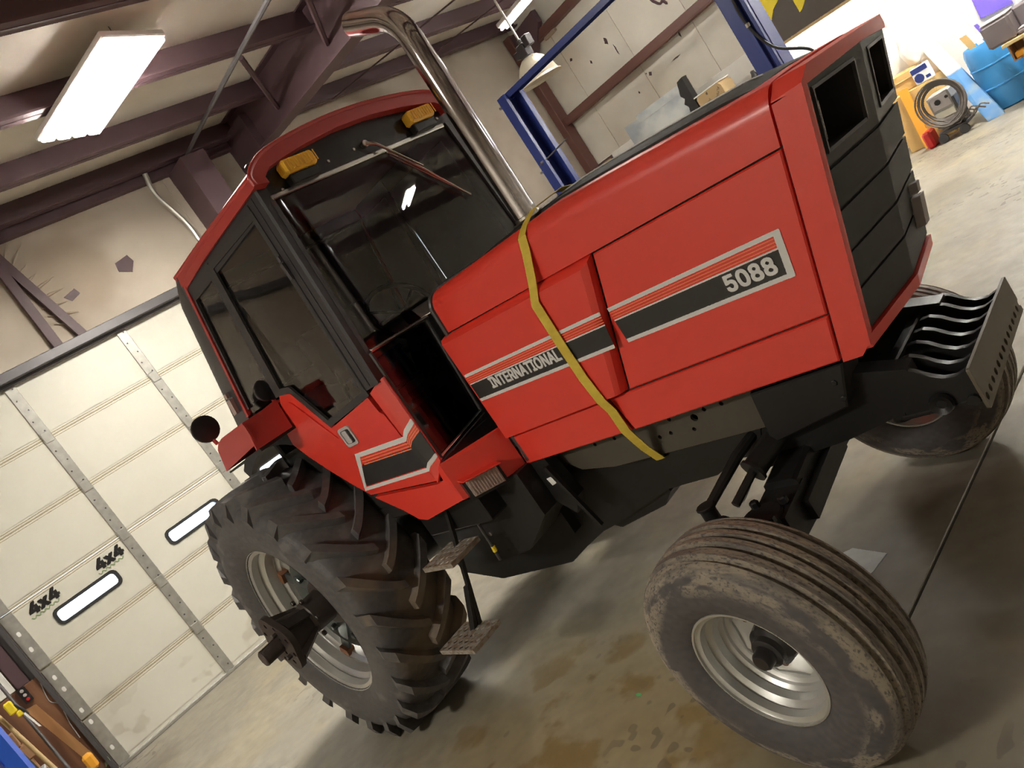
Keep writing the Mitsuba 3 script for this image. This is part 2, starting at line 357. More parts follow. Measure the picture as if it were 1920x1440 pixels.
for x in (-6.80, -7.9, -5.75):
    put('wall_left__seam', cbox((x, YS - 0.006, 2.47), (x + 0.008, YS, 4.9), 0.001), 'm_rearwall')
for x, z, w, h in ((-7.08, 3.86, 0.035, 0.06), (-7.0, 3.66, 0.012, 0.09), (-6.72, 3.06, 0.03, 0.035), (-6.78, 3.10, 0.012, 0.012), (-7.5, 3.78, 0.02, 0.03), (-6.23, 3.0, 0.09, 0.012), (-7.05, 2.95, 0.015, 0.02), (-6.0, 3.24, 0.016, 0.07), (-7.8, 4.02, 0.03, 0.025)):
    put('wall_left__torn_patch', ext(Polygon([(x - w, z - h * 0.4), (x + w * 0.3, z - h), (x + w, z + h * 0.3), (x - w * 0.2, z + h)]), YS - 0.005, YS), 'm_rafter')
put('wall_left__torn_patch', tube(smooth_path([(-6.12, YS - 0.004, 3.86), (-6.02, YS - 0.004, 3.72), (-5.96, YS - 0.004, 3.72), (-5.92, YS - 0.004, 3.64)], 4), [0.004] + [0.02] * 11 + [0.004], 5), 'm_rafter')
put('wall_left__junction_box', cbox((-7.98, YS - 0.07, 4.5), (-7.72, YS, 4.62), 0.006), 'm_rearwall')
put('wall_jog', cbox((XJ - 0.2, YS, 0), (XJ, YW, roof(XJ) + 0.1), 0.004), 'm_white', kind='structure')
put('wall_far', cbox((XJ - 0.2, YW, 0), (XF, YW + 0.2, roof(XJ) + 0.1), 0.005), 'm_white', kind='structure')
put('wall_right', cbox((XR - 0.2, YN - 0.2, 0), (XF + 0.2, YN, ROOF0), 0.005), 'm_wall', kind='structure')
put('wall_front', cbox((XF, YN, 0), (XF + 0.2, YW, 4.4), 0.005), 'm_wall', kind='structure')

# ------------------------------------------------------------------ sectional door
note('door_1', 'cream sectional overhead door with galvanised struts and narrow windows', 'door', kind='structure')
SEC = [0.035, 0.600, 1.212, 1.822, 2.432, 3.035, 3.650]
WINY = ((0.16, 0.81), (1.345, 1.985), (2.50, 3.14))
def section_mesh(z0, z1, holes):
    s = sbox(DY0, z0 + 0.004, DY1, z1 - 0.004)
    for a, b in holes: s = s.difference(rrect(a + 0.03, 1.425 + 0.02, b - 0.03, 1.605 - 0.02, 0.05))
    ms = [ext(s, XR - 0.045, XR - 0.012, 'yz')]
    inner = sbox(DY0, z0 + 0.045, DY1, z1 - 0.045)
    for a, b in holes: inner = inner.difference(rrect(a + 0.03, 1.425 + 0.02, b - 0.03, 1.605 - 0.02, 0.05))
    ms.append(ext(inner, XR - 0.013, XR - 0.004, 'yz'))
    return cat(*ms)
for i in range(6):
    put('door_1__section', section_mesh(SEC[i], SEC[i + 1], WINY if i == 2 else ()), 'm_door')
    if i: put('door_1__hinge_joint', cat(cbox((XR - 0.04, DY0, SEC[i] - 0.009), (XR - 0.010, DY1, SEC[i] + 0.003), 0.002), cbox((XR - 0.012, DY0, SEC[i] + 0.018), (XR - 0.009, DY1, SEC[i] + 0.026), 0.001), cbox((XR - 0.012, DY0, SEC[i] - 0.030), (XR - 0.009, DY1, SEC[i] - 0.024), 0.001)), 'm_groove')
for y in (-0.125, 1.06, 2.232, 3.42):
    w = 0.052 if y > 0 else 0.06
    for i in range(6):
        m = cat(cbox((XR - 0.006, y - w, SEC[i] + 0.008), (XR + 0.012, y + w, SEC[i + 1] - 0.008), 0.004))
        put('door_1__strut', m, 'm_galv')
        if y in (1.06, 2.232):
            put('door_1__strut_bolt', cat(*[bolt((XR + 0.011, y + 0.018 * (-1) ** k, SEC[i] + 0.07 + 0.125 * k), (1, 0, 0), 0.009, 0.006) for k in range(5)]), 'm_steel_dark')
        if y > 1 and i: put('door_1__hinge', cbox((XR + 0.010, y - 0.045, SEC[i] - 0.055), (XR + 0.020, y + 0.045, SEC[i] + 0.06), 0.005), 'm_galv')
for z in (0.20, 0.52, 0.66, 0.92, 1.06, 1.40, 1.58, 2.0, 2.3):
    put('door_1__strut_slot', ext(rrect(-0.145, z, -0.115, z + 0.05, 0.014), XR + 0.011, XR + 0.014, 'yz'), 'm_white')
for k, (a, b) in enumerate(WINY):
    put('door_1__window_frame', ext(rrect(a, 1.425, b, 1.605, 0.06).difference(rrect(a + 0.035, 1.425 + 0.032, b - 0.035, 1.605 - 0.032, 0.035)), XR - 0.05, XR + 0.006, 'yz'), 'm_rubber_black', label='black rubber window surround')
    put('door_1__window_pane', ext(rrect(a + 0.03, 1.455, b - 0.03, 1.575, 0.035), XR - 0.030, XR - 0.027, 'yz'), 'm_pane')
put('door_1__bottom_seal', cbox((XR - 0.05, DY0, 0.0), (XR + 0.004, DY1, 0.036), 0.006), 'm_galv')
put('door_1__inner_joint', cbox((XR - 0.006, 2.62, 0.06), (XR - 0.002, 2.628, 0.56), 0.001), 'm_groove')
def sticker(y, z):
    d = np.array([0, 1, 0.0])
    k = text_on('4x4', 0.105, (XR + 0.0015, y - 0.13, z - 0.04), (0, 1, 0.03), (0.0, 0.12, 1), 0.001, True, 1.1, 0.06)
    return k
for y, z in ((0.155, 1.715), (0.805, 1.70)):
    base = put('door_1__decal', sticker(y, z), 'm_black', label='4x4 sticker with a green flourish below')
    put(base + '__underline', tube(smooth_path([(XR - 0.001, y - 0.13 + 0.022 * i, z - 0.068 + 0.010 * (-1) ** i + 0.0008 * i) for i in range(13)], 4), 0.006, 5), 'm_palegreen')
put('door_1__decal', ext(Polygon([(2.73, 1.295), (2.85, 1.31), (2.855, 1.355), (2.735, 1.34)]), XR - 0.004, XR - 0.002, 'yz'), 'm_white', label='small white sticker with red edge')
put('door_1__decal', cbox((XR - 0.004, 3.05, 0.43), (XR - 0.002, 3.10, 0.48), 0.0008), 'm_tan_card', label='small square tan sticker')
put('door_1__track', tri(hull([(XR + a, y, z) for a in (0.02, 0.10) for y in (-0.235, -0.205) for z in (0.02, 3.6)])), 'm_steel_dark', label='dark vertical roller track')
put('door_1__jamb', cbox((XR, -0.29, 0.0), (XR + 0.03, -0.19, 3.64), 0.003), 'm_steel_dark')
put('wall_rear__door_column', cbox((XR, -0.40, 1.2), (XR + 0.05, -0.285, 3.65), 0.005), 'm_rafter')

# ------------------------------------------------------------------ lamps of the room
def high_bay(cx, cy, cz, deg, label, power=1.0):
    W = T().translate([cx, cy, cz]).rotate([0, 0, 1], deg)
    k = 'high_bay_lamp'
    i = 0
    while k in labels: i += 1; k = f'high_bay_lamp_{i:03d}'
    note(k, label, 'ceiling lamp')
    put(k + '__housing', cat(cbox((-0.62, -0.28, 0.0), (0.62, 0.28, 0.05), 0.01), cbox((-0.5, -0.06, 0.05), (0.5, 0.06, 0.11), 0.01)), 'm_white', world=W)
    for j in range(4):
        y = -0.21 + j * 0.14
        put(k + '__diffuser', cbox((-0.60, y - 0.055, -0.03), (0.60, y + 0.055, -0.002), 0.01), 'm_white', world=W, emitter={'type': 'area', 'radiance': rgb([HIGH_BAY * power * c for c in WARM])})
    for sx in (-0.45, 0.45):
        put(k + '__cable', rod((sx, 0, 0.05), (sx, 0, roof(cx + sx * math.cos(math.radians(deg))) - cz - 0.002), 0.004, 5), 'm_steel_dark', world=W)
high_bay(-5.75, 2.45, 4.72, 20, 'glaring white rectangular high bay lamp under the roof above the door', 1.55)
high_bay(-2.4, -3.8, 4.2, 0, 'rectangular high bay lamp behind the camera', 1.3)
def tube_lamp(cx, cy, cz, deg, label, power=1.0):
    W = T().translate([cx, cy, cz]).rotate([0, 0, 1], deg)
    k, i = 'tube_lamp', 0
    while k in labels: i += 1; k = f'tube_lamp_{i:03d}'
    note(k, label, 'ceiling lamp')
    put(k + '__housing', cbox((-0.62, -0.09, 0.03), (0.62, 0.09, 0.09), 0.012), 'm_white', world=W)
    for s in (-0.05, 0.05):
        put(k + '__tube', tube([(-0.60, s, 0), (0.60, s, 0)], 0.019, 10), 'm_white', True, world=W, emitter={'type': 'area', 'radiance': rgb([TUBES * power * c for c in (1.0, 0.96, 0.88)])})
    put(k + '__hanger', rod((0, 0, 0.08), (0, 0, roof(cx) - cz), 0.006, 5), 'm_steel_dark', world=W)
tube_lamp(-6.30, 8.05, 4.5, 0, 'twin tube fluorescent lamp glowing at the top edge beside the white pole', 1.0)
tube_lamp(-2.6, 10.4, 3.7, 0, 'twin tube fluorescent lamp hanging by the far white wall', 11.0)
tube_lamp(2.45, 8.13, 3.6, 36, 'twin tube fluorescent lamp hanging over the far right floor', 1.8)

# ------------------------------------------------------------------ the tractor, in its own frame (x forward, y left, origin under the rear axle)
TW = T().translate([TRX, TRY, 0]).rotate([0, 0, 1], 5.0)
def tr(key, mesh, m, smooth=False, **k): return put('tractor__' + key, mesh, m, smooth, TW, **k)
note('tractor', 'red and black farm tractor with a cab and chrome exhaust stack, parked on concrete', 'tractor')
HY = 0.41
xs_ = lambda z: 3.238 + (z - 1.082) * 0.2636            # seam between hood and nose
xf_ = lambda z: 3.342 + (z - 1.113) * 0.2641            # raked front edge of the nose
zseam = lambda x: 1.781 - (x - 1.70) * 0.0330
def ztop(x): return float(np.interp(x, [1.6, 2.53, 2.79, 3.14, 3.44, 3.56], [1.965, 1.966, 1.946, 1.914, 1.886, 1.873]))
# hood top shell: cross sections from the rear edge to the seam
def hood_section(x_of, zlow, inset=0.0):
    out = []
    zt = ztop(x_of(1.88))
    R_ = 0.065
    half = [(-HY + inset, zlow)]
    for a in np.linspace(0, math.pi / 2, 8): half.append((-HY + inset + R_ - R_ * math.cos(a), zt - R_ + R_ * math.sin(a)))
    half += [(-0.25, zt + 0.004), (0.0, zt + 0.006)]
    full = half + [(-y, z) for y, z in half[-2::-1]]
    return np.array([(x_of(z), y, z) for y, z in full])
def loft(sections, cap=True):
    k = len(sections[0]); V = np.vstack(sections); Fc = []
    for i in range(len(sections) - 1):
        for j in range(k):
            j2 = (j + 1) % k
            Fc += [[i * k + j, i * k + j2, (i + 1) * k + j2], [i * k + j, (i + 1) * k + j2, (i + 1) * k + j]]
    if cap:
        for base, rev in ((0, False), ((len(sections) - 1) * k, True)):
            c = V[base:base + k].mean(0); V = np.vstack([V, c]); ci = len(V) - 1
            for j in range(k):
                f = [ci, base + (j + 1) % k, base + j]
                Fc.append(f[::-1] if rev else f)
    return fixed(trimesh.Trimesh(V, Fc, process=False))
secs = []
for s in np.linspace(0, 1, 16):
    xo = (lambda s: (lambda z: (1.715 + 0.05 * (z - 1.78) / 0.19) * (1 - s) + (xs_(z) - 0.004) * s))(s)
    secs.append(hood_section(xo, zseam(xo(1.78)) + 0.003, 0.012 * max(0, 1 - s * 12)))
tr('hood', loft(secs), 'm_red', 40)
# raised black panel along the hood centre
secs = []
for x in np.linspace(2.05, 3.36, 14):
    h = 0.024 * min(1, (3.38 - x) / 0.12, (x - 2.0) / 0.15)
    z0 = ztop(x) - 0.004
    secs.append(np.array([(x, -0.27, z0), (x, -0.255, z0 + 0.007 + h * 0.4), (x, 0, z0 + 0.010 + h), (x, 0.255, z0 + 0.007 + h * 0.4), (x, 0.27, z0)]))
tr('hood_vent', loft(secs), 'm_black_flat', 30, label='black vent panel on top of the hood')
tr('hood_vent__edge', tube([(x, -0.02, ztop(x) + 0.0075 + 0.024 * min(1, (3.38 - x) / 0.12, (x - 2.0) / 0.15)) for x in np.linspace(2.05, 3.30, 20)], 0.003, 5), 'm_decal_silver')
# side panels; the rear one stands proud
def proud(x, z, k=0.983): return (4.316 + (x - 4.316) * k, 1.87 + (z - 1.87) * k)
def side_panel_rear(sgn):
    a = [(1.702, 1.240), (2.448, 1.240), (2.650, 1.752), (1.702, zseam(1.70) - 0.004)]
    b = [(1.712, 1.246), (2.415, 1.246), (2.605, 1.722), (1.712, zseam(1.71) - 0.030)]
    c = [(1.704, 1.243), (2.432, 1.243), (2.640, 1.735), (1.704, zseam(1.70) - 0.012)]
    return tri(hull([(x, sgn * 0.395, z) for x, z in a] + [(x, sgn * 0.430, z) for x, z in c] + [(x, sgn * 0.4445, z) for x, z in b]))
FRONT_PANEL = [(2.462, 1.240), (xs_(1.24) - 0.006, 1.236), (xs_(1.725) - 0.006, zseam(3.4) - 0.004), (2.662, zseam(2.66) - 0.004)]
def slab(pts, y0, y1, c=0.005):
    p = Polygon(pts); q = p.buffer(-c, join_style=2)
    s = 1 if y1 > y0 else -1
    return tri(hull([(x, y0, z) for x, z in list(p.exterior.coords)[:-1]] + [(x, y1 - s * c, z) for x, z in list(p.exterior.coords)[:-1]] + [(x, y1, z) for x, z in list(q.exterior.coords)[:-1]]))
for sg in (-1, 1):
    tr('side_panel', side_panel_rear(sg), 'm_red', 20)
    tr('side_panel', slab(FRONT_PANEL, sg * 0.385, sg * HY), 'm_red', 20)
    tr('lower_panel', slab([(1.684, 1.084), (2.355, 1.080), (2.325, 1.232), (1.700, 1.233)], sg * 0.385, sg * 0.408), 'm_red', 20)
    tr('lower_panel', slab([(2.372, 1.080), (xs_(1.082) - 0.006, 1.084), (xs_(1.23) - 0.006, 1.229), (2.345, 1.232)], sg * 0.385, sg * HY), 'm_red', 20)
# dark inner body so that gaps read black
tr('hood_liner', tri(hull([(x(z), y, z) for x in (lambda z: 1.73, lambda z: xs_(z) + 0.01) for y in (-0.392, 0.392) for z in (1.10, 1.80)])), 'm_black_flat')
# hood rear trim
prof = [(p[1], p[2]) for p in hood_section(lambda z: 1.7, 1.24, 0.012)]
prof = [(-0.398, 1.10)] + prof[0:-1] + [(0.398, 1.10)]
tr('hood_trim', tube([(1.707 + 0.05 * max(0, (z - 1.78)) / 0.19, y, z) for y, z in prof], 0.014, 8), 'm_dark_plastic', label='dark rubber trim at the rear edge of the hood')
tr('firewall', cbox((1.69, -0.38, 0.95), (1.72, 0.38, 1.90), 0.01), 'm_black')
# striping on the right side
zt_ = lambda x: 1.584 - 0.0333 * (x - 1.673)
zb_ = lambda x: 1.442 - 0.0376 * (x - 1.667)
def band(x0, x1, f0, f1, y, k=1.0, n=2, lean=True):
    pts = []
    def P_(x, f):
        z = zb_(x) + (zt_(x) - zb_(x)) * f
        xx = x + ((z - 1.5) * 0.2 if lean and x == x1 else 0)
        return proud(xx, z, k) if k != 1 else (xx, z)
    q = [P_(x0, f0), P_(x1, f0), P_(x1, f1), P_(x0, f1)]
    return ext(q, y, y + (0.0015 if y < 0 else -0.0015))
def stripes(holder, x0, x1, y, k, ends=(False, False), lean0=False):
    put(holder + '__decal', band(x0, x1, 0.10, 0.62, y - 0.0002, k), 'm_decal_black', False, TW, label='black decal band')
    for f0, f1 in ((0.0, 0.10), (0.90, 1.0)):
        put(holder + '__decal', band(x0, x1, f0, f1, y, k), 'm_decal_silver', False, TW, label='silver border stripe')
    for f in (0.625, 0.70, 0.77, 0.84):
        put(holder + '__decal', band(x0, x1, f, f + (0.022 if f > 0.63 else 0.035), y, k), 'm_decal_orange' if f > 0.63 else 'm_decal_silver', False, TW, label='thin pinstripe')
RP, FP = 'tractor__side_panel', 'tractor__side_panel_001'
stripes(RP, 1.676, 2.535, -0.446, 0.983)
stripes(FP, 2.585, 3.262, -0.4115, 1.0)
z0, z1 = zb_(3.27), zt_(3.27)
endp = Polygon([(3.255 + (z0 - 1.5) * 0.2, z0), (3.279 + (z0 - 1.5) * 0.2, z0), (3.279 + (z1 - 1.5) * 0.2, z1), (3.255 + (z1 - 1.5) * 0.2, z1)]).buffer(-0.004).buffer(0.004)
put(FP + '__decal', ext(endp, -0.4132, -0.4115), 'm_decal_silver', False, TW, label='silver rounded end of the stripe')
sl = np.array([1, 0, -0.036]); up = np.array([0.036, 0, 1])
put(FP + '__lettering', text_on('5088', 0.052, (3.036, -0.4135, 1.4210), sl, up, 0.0015, True, 1.0, 0.035), 'm_decal_silver', False, TW, label='silver model number 5088')
p0 = proud(1.800, 1.474)
put(RP + '__lettering', text_on('INTERNATIONAL', 0.047, (p0[0], -0.4470, p0[1]), sl, up, 0.0015, True, 0.835, 0.035), 'm_decal_silver', False, TW, label='silver word INTERNATIONAL')
# nose: red frame, pointed in plan, with a black grille
def nx(y, z, d=0.0): return xf_(z) + 0.047 * (1 - abs(y) / HY) + d
def nose_side(sg):
    k = 0.0 if sg < 0 else 0.045
    return tri(hull([(x, sg * yy, z) for z in (1.078, 1.113, 1.83) for yy in (0.372, HY) for x in (xs_(z) + 0.004, xf_(z) - k - (0 if z > 1.1 else 0.03))] + [(xs_(1.835) + 0.004, sg * HY, 1.835), (xf_(1.835) - k, sg * HY, 1.835)]))
top_pts = lambda dz: [(x(z_, y), y, z_) for y in (-HY, -HY + 0.05, 0, HY - 0.05, HY) for x, z_ in ((lambda z, y: xs_(z) + 0.004, ztop(3.45) + dz + (0 if abs(y) < HY else -0.045)), (lambda z, y: nx(y, z), ztop(3.54) + dz + (0 if abs(y) < HY else -0.045)))]
low_pts = lambda: [(x, y, 1.842) for y in (-HY, -HY + 0.05, 0, HY - 0.05, HY) for x in (xs_(1.842) + 0.004, nx(y, 1.842))]
nose_top = hull(top_pts(0)[:6] + low_pts()[:6]) + hull(top_pts(0)[4:] + low_pts()[4:])
bot_half = lambda sg: hull([(nx(y, z) - a, y, z) for y in (0, sg * (HY - 0.012)) for z in (1.090, 1.128) for a in (0, 0.05)])
tr('nose', cat(nose_side(-1), nose_side(1), tri(nose_top), tri(bot_half(-1)), tri(bot_half(1)),
               *[tri(hull([(nx(sg * y, z) - a, sg * y, z) for z in (1.10, 1.835) for y in (0.388, 0.409) for a in (0.0, 0.04)])) for sg in (-1,)]), 'm_red', 25, label='red nose frame leaning forward')
# grille made of louvre boards split at the centre crease
GZ = [1.130, 1.258, 1.368, 1.487, 1.603]
for sg in (-1, 1):
    for i in range(4):
        a, b = GZ[i] + 0.0045, GZ[i + 1] - 0.0045
        m = tri(hull([(nx(sg * y, z) - 0.012 - d, sg * y, z) for y in (0.0, 0.386 if sg < 0 else 0.405) for z in (a, b) for d in (0.0, 0.03)]))
        tr('grille__louvre', m, 'm_black_flat')
    # headlight surround: upper field with an opening
    a, b = GZ[4] + 0.007, 1.840
    def field(y0, y1, z0_, z1_): return tri(hull([(nx(sg * y, z) - 0.010 - d, sg * y, z) for y in (y0, y1) for z in (z0_, z1_) for d in (0.0, 0.03)]))
    hy0, hy1, hz0, hz1 = 0.072, 0.345, 1.645, 1.812
    tr('grille__surround', cat(field(0, hy0, a, b), field(hy1, 0.386 if sg < 0 else 0.405, a, b), field(hy0, hy1, a, hz0), field(hy0, hy1, hz1, b)), 'm_black')
    rim = [(hy0, hz0), (hy1, hz0), (hy1, hz1), (hy0, hz1), (hy0, hz0)]
    tr('grille__bezel', cat(*[tri(hull([(nx(sg * y, z) - 0.006 - d, sg * (y + e), z + g) for y, z in (rim[i], rim[i + 1]) for d in (0, 0.008) for e, g in ((-0.005, -0.005), (0.005, 0.005), (-0.005, 0.005), (0.005, -0.005))])) for i in range(4)]), 'm_dark_plastic')
    # recess box with a lamp deep inside
    def wall(p, q): return tri(hull([(nx(sg * y, z) - 0.012 - d, sg * y, z) for y, z in (p, q) for d in (0, 0.15)] + [(nx(sg * y, z) - 0.012 - d, sg * (y + 0.004), z + 0.004) for y, z in (p, q) for d in (0, 0.15)]))
    tr('grille__recess', cat(*[wall(rim[i], rim[i + 1]) for i in range(4)], tri(hull([(nx(sg * y, z) - 0.16 - d, sg * y, z) for y in (hy0, hy1) for z in (hz0, hz1) for d in (0, 0.01)]))), 'm_black_flat')
    tr('headlight', cat(tri(hull([(nx(sg * y, z) - d, sg * y, z) for y, d in ((0.338, 0.05), (0.232, 0.055), (0.338, 0.12), (0.222, 0.12)) for z in (1.664, 1.772)]))), 'm_lens', label='glass headlight inside the dark recess')
tr('grille__back', tri(hull([(nx(y, z) - 0.024, y, z) for y in (-0.38, 0, 0.38) for z in (1.12, 1.62)] + [(nx(0.38, z) - 0.10, y, z) for y in (-0.38, 0.38) for z in (1.12, 1.62)])), 'm_black_flat')
tr('grille__badge', cat(tri(hull([(nx(0.26, z) + d, y, z) for y in (0.235, 0.285) for z in (1.205, 1.305) for d in (-0.012, 0.022)])), tri(hull([(nx(0.26, z) + d, y, z) for y in (0.245, 0.275) for z in (1.315, 1.35) for d in (-0.012, 0.018)]))), 'm_grey_light', label='grey latch handle on the grille')

# exhaust stack
ex = [(2.19, -0.05, 1.93), (2.19, -0.05, 2.3), (2.19, -0.05, 2.72)]
arc = [(2.19 - 0.19 + 0.19 * math.cos(a), -0.05, 2.845 + 0.19 * math.sin(a)) for a in np.linspace(0.0, math.radians(60), 10)]
e_ = np.array(arc[-1]); d_ = np.array([-math.sin(math.radians(60)), 0, math.cos(math.radians(60))])
path = ex + arc + [tuple(e_ + d_ * t) for t in (0.05, 0.12, 0.17)]
st = tube(path, 0.052, 28, cap=False)
cut = e_ + d_ * 0.10
st2 = tube(path, 0.048, 28, cap=False); st2.invert()
stack = trimesh.util.concatenate([st, st2])
stack.vertices[:, 0] = np.where(stack.vertices[:, 2] > cut[2] - 0.06, np.maximum(stack.vertices[:, 0], 1.925), stack.vertices[:, 0])
tr('exhaust_stack', stack, 'm_chrome', 40, label='chrome curved exhaust stack')
tr('exhaust_stack__clamp', cat(lathe([(0.052, 1.975), (0.058, 1.978), (0.058, 2.008), (0.052, 2.011)], 24, 'z', (2.19, -0.05, 0)), rod((2.15, -0.112, 1.992), (2.23, -0.112, 1.992), 0.006, 6), rod((2.245, -0.05, 1.96), (2.245, -0.05, 2.03), 0.008, 6)), 'm_bright')
tr('exhaust_stack__base', lathe([(0.075, 1.93), (0.07, 1.975), (0.055, 1.98)], 24, 'z', (2.19, -0.05, 0)), 'm_black')

# ------------------------------------------------------------------ cab
ys = lambda z: -0.70 + 0.0645 * max(0.0, z - 1.85)       # right side plane, leaning in above the belt
def sidepoly(pts, th=0.02, out=0.0, sg=-1):
    """A panel on the cab side from (x, z) outlines."""
    m = trimesh.creation.extrude_polygon(Polygon(pts) if not hasattr(pts, 'exterior') else pts, th, engine='earcut')
    v = m.vertices.copy()
    yy = np.array([ys(z) for z in v[:, 1]]) - out + v[:, 2]
    m.vertices = np.c_[v[:, 0], yy if sg < 0 else -yy, v[:, 1]]
    return fixed(m)
xr_ = lambda z: 0.147 + (z - 2.0) * 0.308               # rear red edge of the cab side
FX = 1.50
for sg in (-1, 1):
    # front pillar
    tr('pillar', tri(hull([(FX - a, sg * (-ys(z) - b - 0.0), z) for z in (1.77, 2.76) for a, b in ((0.0, 0.01), (0.012, 0.0), (0.11, 0.0), (0.11, 0.05), (0.0, 0.06))])), 'm_trim_black', 30)
    tr('pillar_seam', cat(tri(hull([(FX - 0.108 - a, sg * (-ys(z) + 0.004 - b), z) for z in (1.78, 2.73) for a in (0, 0.008) for b in (0, 0.01)])), tri(hull([(FX - 0.055 - a, sg * (-ys(z) + 0.002 - b), z) for z in (1.78, 2.74) for a in (0, 0.004) for b in (0, 0.01)]))), 'm_bright' if False else 'm_rubber_black')
    # rear red edge, rear pillar and bump behind
    tr('rear_edge', tri(hull([(xr_(z) + a, sg * (-ys(z) + 0.004 - b), z) for z in (2.0, 2.765) for a in (0, 0.028) for b in (0, 0.03)])), 'm_red_dull')
    tr('rear_pillar', tri(hull([(xr_(z) - a, sg * (-ys(z) - 0.004 - b), z) for z, d in ((1.98, 0.20), (2.70, 0.165)) for a in (0, d) for b in (0, 0.05)] + [(xr_(2.77), sg * 0.645, 2.82), (xr_(2.77) - 0.05, sg * 0.63, 2.835), (xr_(2.7) - 0.16, sg * 0.62, 2.76)])), 'm_trim_black', 30)
    # post between rear and door window
    tr('window_post', tri(hull([(x + a, sg * (-ys(z) + 0.002 - b), z) for x, z in ((0.625, 1.985), (0.745, 2.73)) for a in (-0.028, 0.022) for b in (0, 0.03)])), 'm_trim_black', 30)
    # rail above the windows
    tr('roof_side', cat(tri(hull([(x, sg * (-ys(z) + 0.006 - b), z) for x, z in ((0.36, 2.765), (0.345, 2.835), (1.45, 2.742), (1.50, 2.80)) for b in (0, 0.05)])), tube([(0.345, sg * 0.632, 2.828), (0.9, sg * 0.634, 2.818), (1.50, sg * 0.634, 2.795)], 0.014, 8)), 'm_red_dull', 30)
    tr('window_header', sidepoly([(0.395, 2.66), (0.395, 2.768), (1.42, 2.75), (1.42, 2.655)], 0.02, -0.002, sg), 'm_trim_black')
    # glass
    tr('rear_quarter_window', sidepoly([(xr_(2.0) + 0.03, 2.0), (0.60, 1.99), (0.715, 2.67), (xr_(2.67) + 0.03, 2.675)], 0.005, -0.012, sg), 'm_glass')
tr('rear_quarter_frame', cat(*[tri(hull([(x, ys(z) + 0.0 - 0.003 + b, z) for (x, z) in e for b in (0, 0.015)])) for e in ([(0.40, 2.66), (0.42, 2.66), (0.235, 2.03), (0.215, 2.03)],)]), 'm_trim_black')
# door: red lower half, window with a kinked bottom edge
NG = [(0.650, 1.985), (0.767, 1.963), (0.921, 1.711), (1.395, 1.745), (1.395, 2.70), (0.765, 2.72)]
DOOR_LOW = Polygon([(0.634, 1.988), (0.76, 1.968), (0.921, 1.706), (1.405, 1.742), (1.372, 1.752), (1.380, 1.66), (1.396, 1.62), (1.44, 1.252), (0.835, 1.302), (0.623, 1.505), (0.418, 1.736), (0.45, 1.80)])
DOOR_LOW = Polygon([(0.640, 1.988), (0.755, 1.962), (0.915, 1.703), (1.368, 1.742), (1.378, 1.655), (1.400, 1.640), (1.437, 1.256), (0.840, 1.303), (0.735, 1.395), (0.623, 1.505), (0.515, 1.625), (0.440, 1.730), (0.475, 1.86), (0.58, 1.93)])
tr('door__panel', sidepoly(DOOR_LOW, 0.03, 0.0), 'm_red', 20, label='red lower door skin')
tr('door__window_glass', sidepoly(NG, 0.005, -0.012), 'm_glass')
ring = Polygon(NG).buffer(0.0).difference(Polygon(NG).buffer(-0.035, join_style=1))
tr('door__window_seal', sidepoly(ring, 0.014, 0.004), 'm_dark_plastic', label='black rubber window seal')
tr('door__crease', tri(hull([(x, ys(z) - d, z) for x, z in ((0.70, 1.93), (0.905, 1.645), (0.72, 1.915), (0.92, 1.64)) for d in (0, 0.006)])), 'm_red')
tr('door__stripe', sidepoly([(0.955, 1.533), (1.425, 1.508), (1.428, 1.482), (0.972, 1.508)], 0.002, 0.0015), 'm_decal_silver')
tr('door__stripe', sidepoly([(0.825, 1.352), (0.850, 1.352), (0.985, 1.512), (0.955, 1.534)], 0.002, 0.0015), 'm_decal_silver')
tr('door__stripe', sidepoly([(0.828, 1.352), (1.438, 1.331), (1.440, 1.312), (0.815, 1.334)], 0.002, 0.0015), 'm_decal_silver')
tr('door__stripe', sidepoly([(0.900, 1.440), (0.965, 1.470), (1.430, 1.448), (1.436, 1.336), (0.862, 1.356)], 0.002, 0.0012), 'm_decal_black')
for k in range(3):
    z = 1.496 - k * 0.015
    tr('door__stripe', sidepoly([(0.975, z + 0.002), (1.428, z - 0.022), (1.428, z - 0.028), (0.970, z - 0.004)], 0.002, 0.0014), 'm_decal_orange')
# recessed handle
tr('door__handle', cat(sidepoly(rrect(0.955, 1.575, 1.075, 1.68, 0.02).difference(rrect(0.970, 1.590, 1.060, 1.665, 0.012)), 0.012, 0.008), sidepoly(rrect(0.975, 1.592, 1.022, 1.662, 0.008), 0.012, 0.006)), 'm_grey_light', label='grey pull handle in a recessed frame')
tr('door__handle_recess', sidepoly(rrect(0.968, 1.588, 1.062, 1.667, 0.012), 0.004, 0.001), 'm_black')
tr('door__latch', cat(tri(hull([(x, ys(2.5) - 0.008 - d, z) for x, z in ((1.375, 2.44), (1.398, 2.44), (1.375, 2.36), (1.398, 2.36)) for d in (0, 0.012)])), tri(hull([(x, ys(2.5) - 0.006 - d, z) for x, z in ((1.375, 2.475), (1.392, 2.475), (1.375, 2.45), (1.392, 2.45)) for d in (0, 0.006)]))), 'm_steel_dark')
